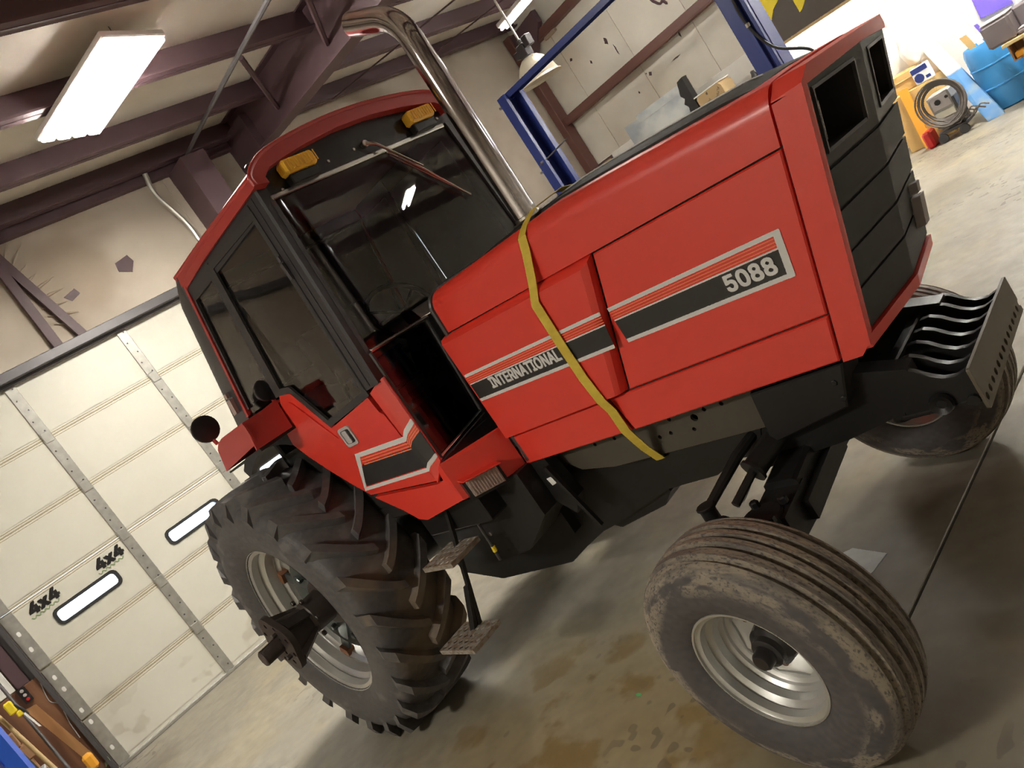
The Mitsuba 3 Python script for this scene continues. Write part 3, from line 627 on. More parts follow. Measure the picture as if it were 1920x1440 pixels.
# chamfer strip ahead of the door and the red front corner with its lamp
ch = lambda t, z: (1.400 + 0.012 + (1.512 - 1.412) * t + (0.03 * (1.75 - z) / 0.5 if t < 0.5 else 0), -0.703 + 0.035 * t - 0.012 * math.sin(t * 3.14))
def chpoly(z0a, z0b, z1a, z1b, t0=0.0, t1=1.0, out=0.0, th=0.02):
    pts = []
    for t, za, zb in ((t0, z0a, z1a), (0.5 * (t0 + t1), (z0a + z0b) / 2, (z1a + z1b) / 2), (t1, z0b, z1b)):
        for z in (za, zb):
            x, y = ch(t, z)
            pts += [(x + out * 0.4, y - out, z), (x - 0.3 * th, y + th, z)]
    return tri(hull(pts))
tr('door_post_cover', chpoly(1.245, 1.33, 1.752, 1.782), 'm_red', 20, label='red corner cover ahead of the door')
tr('door_post_cover__stripe', chpoly(1.482, 1.535, 1.508, 1.562, out=0.0015, th=0.004), 'm_decal_silver')
tr('door_post_cover__stripe', chpoly(1.331, 1.372, 1.448, 1.492, out=0.0015, th=0.004), 'm_decal_black')
tr('door_post_cover__stripe', chpoly(1.312, 1.352, 1.331, 1.372, out=0.0015, th=0.004), 'm_decal_silver')
for k in range(3):
    z = 1.472 - k * 0.012
    tr('door_post_cover__stripe', chpoly(z, z + 0.046, z + 0.006, z + 0.052, out=0.0015, th=0.004), 'm_decal_orange')
# red lower skirt
tr('skirt', cat(sidepoly([(0.855, 1.284), (1.435, 1.238), (1.50, 1.25), (1.535, 1.13), (1.165, 1.083), (1.10, 1.10), (1.02, 1.17)], 0.03, 0.0)), 'm_red', 20, label='red skirt below the door')
def front_pt(t, z, d=0.0): return (1.535 + 0.125 * t + d, -0.70 + 0.265 * t + d * -0.4, z)
tr('front_corner', cat(tri(hull([front_pt(0, 1.128), front_pt(1, 1.082), front_pt(0, 1.325), front_pt(1.12, 1.300), front_pt(1.12, 1.078), (1.46, -0.69, 1.13), (1.46, -0.43, 1.08), (1.46, -0.68, 1.29), (1.46, -0.43, 1.26), front_pt(0.55, 1.29, 0.012), front_pt(0.55, 1.10, 0.018), (1.50, -0.70, 1.25)]))
                       ), 'm_red', 20, label='red front corner holding a work lamp')
def lamp_pt(u, v, d): return front_pt(0.13 + 0.54 * u, 1.093 + 0.082 * v + 0.026 * (1 - u), d)
tr('front_corner__lamp_housing', tri(hull([lamp_pt(u, v, d) for u in (-0.08, 1.08) for v in (-0.16, 1.10) for d in (0.0, 0.042)])), 'm_black_gloss')
tr('front_corner__lamp_shade', tri(hull([lamp_pt(u, v, d) for u in (-0.1, 1.1) for v, d in ((1.08, 0.0), (1.08, 0.085), (1.18, 0.0), (1.16, 0.08))])), 'm_red')
tr('front_corner__lamp_lens', cat(tri(hull([lamp_pt(u, v, d) for u in (0.02, 0.98) for v in (0.02, 0.98) for d in (0.03, 0.052)])), *[tri(hull([lamp_pt(u + a, v, d) for a in (0, 0.03) for v in (0.06, 0.94) for d in (0.05, 0.056)])) for u in np.linspace(0.06, 0.91, 11)]), 'm_lens', label='ribbed clear lamp lens')
# front face of the cab
YL, YR = -0.655, 0.655
def front_panel(y0, y1, z0, z1, x0=FX - 0.03, x1=FX): return cbox((x0, y0, z0), (x1, y1, z1), 0.004)
tr('header_panel', front_panel(-0.60, 0.60, 2.69, 2.86), 'm_black_gloss', 20)
tr('front_frame', cat(front_panel(-0.655, -0.285, 1.24, 1.335), tri(hull([(FX - a, y, z) for a in (0, 0.03) for y, z in ((-0.31, 1.30), (-0.28, 1.30), (-0.255, 1.90), (-0.285, 1.90))])), front_panel(-0.28, 0.62, 1.2, 1.90, FX - 0.04, FX - 0.01), front_panel(-0.66, -0.628, 1.30, 1.90)), 'm_black_gloss', 20)
tr('windshield', tri(hull([(FX - 0.010 - a, y, z) for a in (0, 0.005) for y, z in ((-0.592, 2.685), (0.565, 2.69), (-0.64, 1.905), (0.625, 1.905))])), 'm_glass', label='wide tinted windscreen')
tr('windshield__trim', cat(cbox((FX - 0.004, -0.595, 2.675), (FX + 0.010, 0.56, 2.697), 0.004)), 'm_bright', label='bright strip along the top of the windscreen')
for sg in (-1, 1):
    tr('windshield__seal', tri(hull([(FX + a, sg * (y + b), z) for y, z in ((0.597, 2.68), (0.645, 1.91)) for a in (-0.012, 0.004) for b in (-0.012, 0.010)])), 'm_dark_plastic')
tr('lower_window__glass', tri(hull([(FX - 0.008 - a, y, z) for a in (0, 0.005) for y, z in ((-0.635, 1.895), (-0.275, 1.89), (-0.645, 1.335), (-0.30, 1.375))])), 'm_glass')
tr('lower_window__trim', tube([(FX + 0.003, -0.635, 1.905), (FX + 0.003, -0.26, 1.892)], 0.011, 8), 'm_bright', label='bright trim of the lower front window')
tr('lower_window__trim', tube([(FX + 0.003, -0.648, 1.340), (FX + 0.003, -0.31, 1.386)], 0.006, 6), 'm_bright', label='bright trim of the lower front window')
tr('lower_window__seal', cat(tube([(FX + 0.001, -0.648, 1.335), (FX + 0.001, -0.636, 1.9)], 0.010, 6), tube([(FX + 0.001, -0.31, 1.38), (FX + 0.001, -0.272, 1.89)], 0.009, 6), tube([(FX + 0.001, -0.655, 1.318), (FX + 0.001, -0.30, 1.362)], 0.004, 6)), 'm_dark_plastic')
# red visor arching over the windscreen and the roof
arch = [(-0.655, 2.745), (-0.655, 2.785), (-0.60, 2.83), (-0.53, 2.868), (-0.36, 2.893), (-0.09, 2.917), (0.2, 2.919), (0.45, 2.90), (0.545, 2.868), (0.60, 2.81), (0.63, 2.745)]
arch = [(-0.655, 2.745), (-0.652, 2.79), (-0.60, 2.835), (-0.52, 2.868), (-0.36, 2.895), (-0.12, 2.915), (0.12, 2.915), (0.36, 2.895), (0.52, 2.868), (0.60, 2.835), (0.652, 2.79), (0.655, 2.745)]
inn = [(y * 0.905, z - 0.062 + 0.035 * max(0, (abs(y) - 0.5) / 0.15)) for y, z in arch]
inn[0] = (-0.59, 2.735); inn[-1] = (0.59, 2.735)
def arch_mesh(pa, pb, x0, x1, bulge=0.0):
    ms = None
    for i in range(len(pa) - 1):
        h = hull([(x, y, z) for x in (x0, x1) for y, z in (pa[i], pa[i + 1], pb[i], pb[i + 1])])
        ms = h if ms is None else ms + h
    return tri(ms)
tr('visor', cat(arch_mesh(arch, inn, FX - 0.02, FX + 0.055), tube([(FX + 0.050, y, z) for y, z in smooth_path([(y, z, 0) for y, z in arch], 3)[:, :2]], 0.012, 8)), 'm_red_dull', 30, label='red arched visor above the windscreen')
rsec = []
for x, dz, k in ((0.36, -0.075, 0.97), (0.42, -0.02, 0.99), (0.8, 0.008, 1.0), (1.2, 0.004, 1.0), (1.49, -0.004, 1.0)):
    rsec.append(np.array([(x, y * k, z + dz if z > 2.80 else z + dz * 0.3) for y, z in arch]))
tr('roof', loft(rsec), 'm_red_dull', 30)
# amber flashers
for y in (-0.405, 0.405):
    tr('flasher', cat(cbox((FX + 0.0, y - 0.09, 2.735), (FX + 0.075, y + 0.09, 2.800), 0.012), *[cbox((FX + 0.074, y - 0.085 + 0.017 * i, 2.742), (FX + 0.0785, y - 0.080 + 0.017 * i, 2.793), 0.001) for i in range(11)]), 'm_amber', label='amber flasher lamp')
    tr('flasher__bracket', cbox((FX - 0.0, y - 0.075, 2.69), (FX + 0.05, y + 0.085, 2.735), 0.005), 'm_black')
tr('front_bolt', cat(*[bolt((FX, y, z), (1, 0, 0), 0.008, 0.006) for y, z in ((-0.52, 2.70), (-0.22, 2.74), (0.55, 2.73), (-0.05, 2.745))]), 'm_bright')
# wiper
tr('wiper', cat(disc(0.018, 0, 0.03, 12, 'x', (FX, 0.012, 2.745)), tube([(FX + 0.03, 0.012, 2.742), (FX + 0.045, 0.05, 2.715), (FX + 0.035, 0.24, 2.53)], [0.009, 0.008, 0.006], 8), tube([(FX + 0.022, 0.10, 2.665), (FX + 0.020, 0.24, 2.522), (FX + 0.012, 0.43, 2.305)], [0.005, 0.008, 0.004], 6), tube([(FX + 0.012, 0.11, 2.65), (FX + 0.010, 0.44, 2.298)], 0.006, 6)), 'm_bright', 30, label='windscreen wiper')
# cab inside
tr('cab_floor', cbox((0.15, -0.66, 1.12), (1.49, 0.66, 1.20), 0.01), 'm_black_flat')
tr('cab_rear_wall', cat(cbox((0.12, -0.66, 1.2), (0.17, 0.66, 2.05), 0.01), cbox((0.30, -0.62, 2.65), (0.40, 0.62, 2.82), 0.01)), 'm_black_flat')
tr('rear_window', tri(hull([(x + a, y, z) for a in (0, 0.005) for y in (-0.62, 0.62) for x, z in ((0.16, 2.05), (0.36, 2.66))])), 'm_glass')
tr('headliner', cbox((0.40, -0.60, 2.78), (1.46, 0.60, 2.80), 0.005), 'm_black_flat')
for sg in (-1, 1):
    tr('inner_fender', tri(hull([(x, sg * y, z) for y in (0.33, 0.655) for x, z in ((0.17, 1.2), (0.17, 1.70), (0.75, 1.70), (0.95, 1.35), (0.95, 1.2))])), 'm_black_flat')
tr('left_door', cat(sidepoly(DOOR_LOW, 0.03, 0.0, 1)), 'm_red')
tr('left_door__window_glass', sidepoly(NG, 0.005, -0.012, 1), 'm_glass')
tr('left_door__corner', sidepoly([(1.37, 1.25), (1.50, 1.25), (1.51, 1.78), (1.37, 1.76)], 0.03, 0, 1), 'm_red')
tr('left_skirt', sidepoly([(0.845, 1.292), (1.435, 1.246), (1.50, 1.25), (1.535, 1.13), (1.165, 1.083), (1.02, 1.17)], 0.03, 0, 1), 'm_red')
tr('seat', cat(cbox((0.42, -0.25, 1.52), (0.90, 0.25, 1.66), 0.05), tri(hull([(x, y, z) for y in (-0.24, 0.24) for x, z in ((0.36, 1.62), (0.50, 1.60), (0.30, 2.20), (0.40, 2.22))])), cbox((0.5, -0.15, 1.2), (0.82, 0.15, 1.54), 0.02), cbox((0.42, -0.33, 1.78), (0.76, -0.26, 1.84), 0.02), cbox((0.42, 0.26, 1.78), (0.76, 0.33, 1.84), 0.02)), 'm_seat_cloth', 30, label='brown operator seat')
tw = []
for a in np.linspace(0, 2 * math.pi, 33): tw.append((1.03 - 0.09 * math.sin(a), 0.2 * math.cos(a), 2.0 + 0.17 * math.sin(a)))
tr('steering_wheel', cat(tube(tw, 0.014, 8, cap=False), *[rod((1.03, 0, 1.99), (1.03 - 0.09 * math.sin(a), 0.2 * math.cos(a), 2.0 + 0.17 * math.sin(a)), 0.008, 6) for a in (0.5, 2.6, 4.7)]), 'm_black', True)
tr('steering_column', tube([(1.03, 0, 1.99), (1.18, 0, 1.60), (1.25, 0, 1.2)], [0.03, 0.06, 0.08], 10), 'm_dark_plastic')
tr('dashboard', tri(hull([(x, y, z) for y in (-0.26, 0.26) for x, z in ((1.24, 1.2), (1.48, 1.2), (1.48, 1.86), (1.28, 1.90), (1.20, 1.75))])), 'm_dark_plastic')
tr('control_console', tri(hull([(x, y, z) for y in (-0.60, -0.36) for x, z in ((0.35, 1.66), (0.86, 1.66), (0.90, 1.78), (0.45, 1.92))])), 'm_dark_plastic')
tr('lever', cat(*[tube([(0.80 + 0.05 * i, -0.46 - 0.03 * i, 1.75), (0.86 + 0.05 * i, -0.46 - 0.03 * i, 1.93)], [0.005, 0.006], 6) for i in range(3)]), 'm_bright')

# fender extension over the rear tyre with its round lamps
FO = -0.93
tr('fender', cat(tri(hull([(x, y, z) for x, y, z in ((0.60, -0.70, 1.984), (0.585, -0.70, 1.984), (0.60, -0.715, 1.815), (0.585, -0.715, 1.815), (0.60, -0.918, 1.963), (0.585, -0.918, 1.963), (0.60, -0.944, 1.82), (0.585, -0.944, 1.82))])),
                  tri(hull([(x, y, z) for x, z in ((0.615, 1.961), (0.409, 1.975), (0.28, 1.976), (0.19, 1.965), (0.12, 1.936), (0.034, 1.81), (0.138, 1.828), (0.555, 1.845), (0.60, 1.850)) for y in (-0.93, -0.918)])),
                  tri(hull([(x, y, z) for x, z in ((0.60, 1.975), (0.60, 1.96), (0.28, 1.976), (0.28, 1.962), (0.19, 1.964), (0.12, 1.934), (0.13, 1.925)) for y in (-0.66, -0.925)])),
                  tri(hull([(x, y, z) for x, z in ((0.12, 1.936), (0.134, 1.936), (0.034, 1.81), (0.048, 1.81)) for y in (-0.68, -0.925)]))), 'm_red_dull', 25, label='red fender extension above the rear tyre')
tr('fender__liner', cat(tri(hull([(x, y, z) for x, z in ((0.59, 1.82), (0.59, 1.80), (0.05, 1.80), (0.05, 1.79)) for y in (-0.69, -0.925)])),
                        *[sidepoly(Polygon([(0.45 * math.cos(a) * 0 + r * math.cos(a), 0.84 + r * math.sin(a)) for a in np.linspace(math.radians(32), math.radians(118), 20) for r in (0.95,)] + [(1.02 * math.cos(a), 0.84 + 1.02 * math.sin(a)) for a in np.linspace(math.radians(118), math.radians(32), 20)]), 0.05, -0.04)],
                        *[tri(hull([(r * math.cos(a), y, 0.84 + r * math.sin(a)) for a in (a0, a0 + 0.12) for r in (0.985, 1.0) for y in (-0.66, -0.40)])) for a0 in np.arange(0.5, 2.0, 0.12)]), 'm_black_flat')
for c, r in (((0.02, -0.88, 2.075), 0.080), ((0.48, -0.66, 2.06), 0.064)):
    tr('round_lamp', cat(lathe([(1e-5, -0.055), (r * 0.55, -0.050), (r * 0.88, -0.030), (r, 0.0), (r, 0.012), (r * 0.9, 0.018), (1e-5, 0.022)], 24, 'x', c)), 'm_black', 40, label='round black lamp housing')
    tr('round_lamp__stem', rod((c[0] - 0.0, c[1], c[2] - r * 0.8), (c[0] + 0.02, c[1], 1.97), 0.012, 8), 'm_red_dull')
tr('reflector', cat(tri(hull([(x, ys(2.1) - d, z) for x, z in ((0.03, 2.05), (0.085, 2.05), (0.06, 2.14), (0.115, 2.14)) for d in (-0.01, 0.018)])), tri(hull([(x, ys(2.1) - d, z) for x, z in ((0.06, 2.15), (0.09, 2.15), (0.07, 2.18), (0.10, 2.18)) for d in (-0.01, 0.012)]))), 'm_lens', label='small pinkish marker lamp')

# ------------------------------------------------------------------ rear wheels
RC = 0.84
HALF_T = [(0.506, 0.212), (0.522, 0.234), (0.58, 0.252), (0.65, 0.260), (0.715, 0.256), (0.755, 0.242), (0.785, 0.218), (0.803, 0.17), (0.812, 0.09), (0.815, 0.0)]
prof = [(r, -h) for r, h in HALF_T] + [(r, h) for r, h in HALF_T[-2::-1]] + [(0.506, 0.20), (0.506, -0.20)]
rear_tyre = lathe(prof, 96, 'y', closed=True)
def flat(m, c):
    m.vertices[:, 2] = np.maximum(m.vertices[:, 2], 0.003 - c)
    return m
flat(rear_tyre, RC)
rt = lambda w: float(np.interp(abs(w), [0, 0.09, 0.17, 0.218, 0.243], [0.815, 0.812, 0.803, 0.785, 0.755]))
def lug(side, th0):
    """One curved bar from the crown to the shoulder and a little way down the side wall."""
    st_ = []
    for s in np.linspace(0, 1, 8):
        w = side * (-0.012 + s * 0.250)
        th = th0 + 0.27 * s ** 1.25
        hw = 0.022 + 0.012 * s
        base = rt(w) - 0.012
        topr = 0.868 - 0.014 * s ** 3
        st_.append((w, th, hw, base, topr))
    V, Fc = [], []
    def P_(w, th, r): return [r * math.cos(th), w, r * math.sin(th)]
    for w, th, hw, b, t_ in st_:
        V += [P_(w, th - (hw + 0.010) / 0.85, b), P_(w, th + (hw + 0.010) / 0.85, b), P_(w, th + hw / 0.87, t_), P_(w, th - hw / 0.87, t_)]
    w, th, hw, b, t_ = st_[-1]
    V += [P_(side * 0.250, th + 0.03 - hw / 0.8, 0.715), P_(side * 0.250, th + 0.03 + hw / 0.8, 0.715), P_(side * 0.268, th + 0.02 + hw / 0.85, 0.775), P_(side * 0.268, th + 0.02 - hw / 0.85, 0.775)]
    n_ = len(st_) + 1
    for i in range(n_ - 1):
        for j in range(4):
            k = (j + 1) % 4
            Fc += [[i * 4 + j, i * 4 + k, i * 4 + 4 + k], [i * 4 + j, i * 4 + 4 + k, i * 4 + 4 + j]]
    e = (n_ - 1) * 4
    Fc += [[0, 2, 1], [0, 3, 2], [e, e + 1, e + 2], [e, e + 2, e + 3]]
    return fixed(trimesh.Trimesh(np.array(V), Fc, process=False))
def shell(outer, t=0.008):
    return outer + [(r - t, h) for r, h in outer[::-1]]
rim_prof = [(0.520, -0.222), (0.520, -0.212), (0.495, -0.205), (0.488, -0.165), (0.500, -0.155), (0.470, -0.130), (0.462, -0.075), (0.472, -0.062), (0.440, -0.045), (0.440, 0.05), (0.488, 0.17), (0.495, 0.205), (0.520, 0.212), (0.520, 0.222)]
rear_rim = lathe(shell(rim_prof, 0.010), 72, 'y', closed=True)
disc_m = cat(lathe([(0.155, 0.0), (0.30, 0.0), (0.335, -0.03), (0.335, -0.018), (0.30, 0.014), (0.155, 0.014)], 48, 'y', (0, -0.02, 0), closed=True))
TR_L = T().translate([TRX, TRY, 0]).rotate([0, 0, 1], 5.0)
def rear_wheel(yc, flip):
    k = put_name('tractor__rear_wheel')
    W = TR_L.translate([0, yc, RC])
    s = -1 if flip else 1
    if flip: W = W.rotate([0, 0, 1], 180)
    note(k, 'big lugged rear wheel' if not flip else None)
    put(k + '__tyre', rear_tyre_d, None, world=W)
    for d in lug_dicts: put(k + '__lug', d, None, world=W)
    put(k + '__rim', rear_rim_d, None, world=W)
    put(k + '__centre', rear_disc_d, None, world=W)
    put(k + '__spoke', rear_spoke_d, None, world=W)
    for d in rimlug_ds: put(k + '__rim_lug', d, None, world=W)
def put_name(k):
    names = {q[:len(k) + 4] for q in scene}
    if not any(q.startswith(k + '__') for q in scene): return k
    i = 1
    while any(q.startswith(f'{k}_{i:03d}__') for q in scene): i += 1
    return f'{k}_{i:03d}'
rear_tyre_d = mikit.ply(rear_tyre, 'm_rear_rubber', 50)
lug_dicts = []
for j in range(22):
    for side in (-1, 1):
        m = lug(side, 2 * math.pi * (j + (0.5 if side > 0 else 0)) / 22)
        lug_dicts.append(mikit.ply(flat(m, RC), 'm_rear_rubber', 30))
rear_rim_d = mikit.ply(rear_rim, 'm_silver', 40)
rear_disc_d = mikit.ply(disc_m, 'm_hubgrey', 30)
sp = []
for j in range(8):
    a = 2 * math.pi * j / 8 + 0.2
    c, s = math.cos(a), math.sin(a)
    b = tri(hull([(r * c - q * s, y, r * s + q * c) for r, w_ in ((0.12, 0.055), (0.44, 0.03)) for q in (-w_, w_) for y in (-0.012 if r < 0.2 else -0.06, 0.012 if r < 0.2 else -0.045)]))
    sp.append(b)
rear_spoke_d = mikit.ply(cat(*sp, *[bolt((0.255 * math.cos(a), -0.035, 0.255 * math.sin(a)), (0, -1, 0), 0.022, 0.03) for a in np.arange(8) * math.pi / 4]), 'm_hubgrey', 25)
rimlug_ds = [mikit.ply(tri(hull([(r * math.cos(a + q), y, r * math.sin(a + q)) for r in (0.40, 0.445) for q in (-0.09, 0.09) for y in (-0.075, -0.02)])), 'm_rust', 20) for a in np.arange(8) * math.pi / 4 + 0.2]
rear_wheel(-0.85, False)
rear_wheel(0.85, True)
# bare axle stub and wedge hub that stick out through the right wheel
def hub(sg):
    Wb = TR_L.translate([0.0, sg * 0.85, RC + 0.012])
    if sg > 0: Wb = Wb.rotate([0, 0, 1], 180)
    k = put_name('tractor__axle_hub')
    note(k, 'rusty dark flanged hub on the bare axle end' if sg < 0 else None)
    put(k + '__body', cat(lathe([(1e-5, 0.30), (0.115, 0.30), (0.115, -0.02), (0.15, -0.03), (0.15, -0.07), (0.105, -0.08), (0.100, -0.20), (0.085, -0.22), (0.095, -0.26), (0.125, -0.36), (0.13, -0.385)], 28, 'y'),
        *[tri(hull([(r * math.cos(a) - q * math.sin(a), y, r * math.sin(a) + q * math.cos(a)) for r, y in ((0.08, -0.20), (0.10, -0.22), (0.165, -0.37), (0.10, -0.37)) for q in (-0.028, 0.028)])) for a in (0.6, 2.2, 3.7, 5.3)]), 'm_cast', 30, Wb)
    fl = Polygon([(0.165 * math.cos(a) * (1 + 0.10 * math.cos(4 * a - 0.9)), 0.165 * math.sin(a) * (1 + 0.10 * math.cos(4 * a - 0.9))) for a in np.linspace(0, 2 * math.pi, 48)[:-1]])
    holes = [Point(0.128 * math.cos(a), 0.128 * math.sin(a)).buffer(0.014) for a in np.arange(8) * math.pi / 4 + 0.15] + [Point(0.06 * math.cos(a), 0.06 * math.sin(a)).buffer(0.012) for a in (0.5, 2.6, 4.7)]
    for h in holes: fl = fl.difference(h)
    put(k + '__flange', ext(fl, -0.41, -0.375), 'm_cast', 20, Wb)
    put(k + '__shaft', cat(disc(0.046, -0.53, -0.36, 24, c=0.005), cbox((-0.007, -0.525, 0.040), (0.007, -0.40, 0.050), 0.002)), 'm_cast', 30, Wb)
    put(k + '__bolt', cat(*[bolt((0.128 * math.cos(a), -0.19 - 0.0, 0.128 * math.sin(a)), (0, -1, 0), 0.016, 0.02) for a in np.arange(6) * math.pi / 3], *[bolt((0.09 * math.cos(a), -0.41, 0.09 * math.sin(a)), (0, -1, 0), 0.014, 0.03) for a in (0.9, 3.0, 5.2)]), 'm_cast', 20, Wb)
hub(-1)
hub(1)
tr('rear_axle_housing', cat(tube([(0, -0.80, RC), (0, -0.45, RC), (0, -0.28, RC), (0, 0, RC), (0, 0.28, RC), (0, 0.45, RC), (0, 0.80, RC)], [0.11, 0.12, 0.24, 0.27, 0.24, 0.12, 0.11], 20)), 'm_chassis', 40)

# ------------------------------------------------------------------ front wheels
half = [(0.218, 0.112), (0.236, 0.134), (0.28, 0.150), (0.325, 0.152), (0.362, 0.144), (0.390, 0.130), (0.404, 0.117), (0.412, 0.104), (0.402, 0.097), (0.402, 0.089), (0.421, 0.081), (0.424, 0.054), (0.406, 0.048), (0.406, 0.037), (0.427, 0.029), (0.428, 0.009), (0.411, 0.005), (0.411, 0.0)]
prof = [(r, -h) for r, h in half] + [(r, h) for r, h in half[-2::-1]] + [(0.216, 0.10), (0.216, -0.10)]
front_tyre = flat(lathe(prof, 96, 'y', closed=True), FA[2])
ft_d = mikit.ply(front_tyre, 'm_front_rubber', 35)
rimp = [(0.222, -0.122), (0.224, -0.112), (0.208, -0.105), (0.204, -0.078), (0.212, -0.072), (0.190, -0.055), (0.184, -0.028), (0.190, -0.022), (0.176, -0.010), (0.176, 0.055), (0.204, 0.09), (0.222, 0.112), (0.222, 0.122)]
fr_d = mikit.ply(lathe(shell(rimp, 0.007), 64, 'y', closed=True), 'm_silver', 35)
fdisc_d = mikit.ply(cat(lathe([(0.05, 0.030), (0.115, 0.030), (0.150, 0.018), (0.172, 0.0), (0.176, 0.008), (0.155, 0.03), (0.115, 0.040), (0.05, 0.040)], 48, 'y', closed=True), tri(hull([(0.174 * math.cos(a), y, 0.174 * math.sin(a)) for a in np.arange(8) * math.pi / 4 + 0.3 for y in (0.012, 0.02)]) - hull([(0.150 * math.cos(a), y, 0.150 * math.sin(a)) for a in np.arange(8) * math.pi / 4 + 0.3 for y in (0.0, 0.03)]))), 'm_silver', 30)
fhub_d = mikit.ply(lathe([(1e-5, -0.095), (0.026, -0.094), (0.033, -0.085), (0.036, -0.055), (0.052, -0.050), (0.056, -0.03), (0.072, -0.02), (0.078, 0.03), (0.078, 0.12), (1e-5, 0.12)], 32, 'y'), 'm_black_gloss', 35)
fbolt_d = mikit.ply(cat(*[bolt((0.108 * math.cos(a), 0.031, 0.108 * math.sin(a)), (0, -1, 0), 0.012, 0.018) for a in np.arange(6) * math.pi / 3 + 0.25]), 'm_rust', 20)
def front_wheel(yc, flip):
    W = TR_L.translate([FA[0], yc, FA[2]]).rotate([0, 0, 1], -4.5 + (180 if flip else 0))
    k = put_name('tractor__front_wheel')
    for n_, d in (('tyre', ft_d), ('rim', fr_d), ('disc', fdisc_d), ('hub', fhub_d), ('bolt', fbolt_d)): put(f'{k}__{n_}', d, None, world=W)
front_wheel(FA[1], False)
front_wheel(-FA[1] + 0.02, True)
# ------------------------------------------------------------------ front axle and steering
AX, AZ = 2.84, 0.70
tr('front_axle', cat(tri(hull([(AX + a, y, z + b) for a in (-0.065, 0.065) for y, z in ((-0.16, AZ + 0.02), (0.16, AZ + 0.02)) for b in (-0.09, 0.10)])),
                     *[tri(hull([(AX + a, sg * y, z + b) for y, z in ((0.10, AZ + 0.02), (0.45, AZ - 0.02)) for a, b in ((-0.065, -0.055), (0.065, -0.055), (-0.065, 0.065), (0.065, 0.065), (-0.05, 0.075), (0.05, 0.075))])) for sg in (-1, 1)],
                     *[tri(hull([(AX + 0.085 + a, sg * y, z + b) for y, z in ((0.12, AZ - 0.01), (0.50, AZ - 0.045)) for a in (-0.015, 0.012) for b in (-0.04, 0.035)])) for sg in (-1, 1)]), 'm_chassis', 25)
for sg in (-1, 1):
    tr('axle_knuckle', cat(disc(0.075, -0.06, 0.075, 20, 'z', (AX - 0.02, sg * 0.60, 0.655), 0.006), disc(0.055, -0.32, -0.06, 20, 'z', (AX - 0.03, sg * 0.635, 0.655), 0.004),
        tri(hull([(AX + a, sg * y, z) for a in (-0.07, 0.07) for y, z in ((0.42, 0.60), (0.42, 0.73), (0.62, 0.60), (0.62, 0.715))])),
        tube([(AX - 0.03, sg * 0.64, 0.46), (2.80, sg * 0.80, 0.445)], [0.05, 0.045], 14),
        tri(hull([(2.50, sg * 0.60, 0.665), (2.50, sg * 0.66, 0.665), (2.50, sg * 0.60, 0.70), (2.50, sg * 0.66, 0.70), (AX - 0.06, sg * 0.56, 0.66), (AX - 0.06, sg * 0.70, 0.66), (AX - 0.06, sg * 0.56, 0.71), (AX - 0.06, sg * 0.70, 0.71)])),
        *[bolt((AX + a, sg * 0.60 + b, 0.73), (0, 0, 1), 0.017, 0.025) for a, b in ((-0.06, 0.05), (0.05, 0.05), (-0.06, -0.05), (0.05, -0.06))],
        bolt((2.53, sg * 0.63, 0.70), (0, 0, 1), 0.02, 0.03), bolt((2.66, sg * 0.60, 0.70), (0, 0, 1), 0.03, 0.04)), 'm_chassis', 30)
    tr('tie_rod', cat(tube([(2.60, sg * 0.56, 0.765), (2.68, sg * 0.36, 0.84), (2.74, sg * 0.24, 0.875)], [0.018, 0.022, 0.02], 10), disc(0.03, -0.05, 0.03, 14, 'z', (2.605, sg * 0.57, 0.755), 0.005), disc(0.036, 0.0, 0.012, 14, 'z', (2.605, sg * 0.57, 0.775), 0.003)), 'm_chassis', 30)
    tr('steering_cylinder', cat(tube([(2.86, sg * 0.24, 0.875), (2.775, sg * 0.44, 0.815)], [0.042, 0.042], 14), tube([(2.775, sg * 0.44, 0.815), (2.77, sg * 0.45, 0.812)], [0.05, 0.05], 14), tube([(2.775, sg * 0.44, 0.815), (2.725, sg * 0.57, 0.765)], [0.016, 0.016], 10)), 'm_chassis', 30)
    tr('steering_hose', tube(smooth_path([(2.80, sg * 0.30, 0.84), (2.68, sg * 0.36, 0.74), (2.62, sg * 0.42, 0.70), (2.68, sg * 0.46, 0.72), (2.76, sg * 0.42, 0.80)], 5), 0.007, 6), 'm_galv' if sg < 0 else 'm_chassis', True)
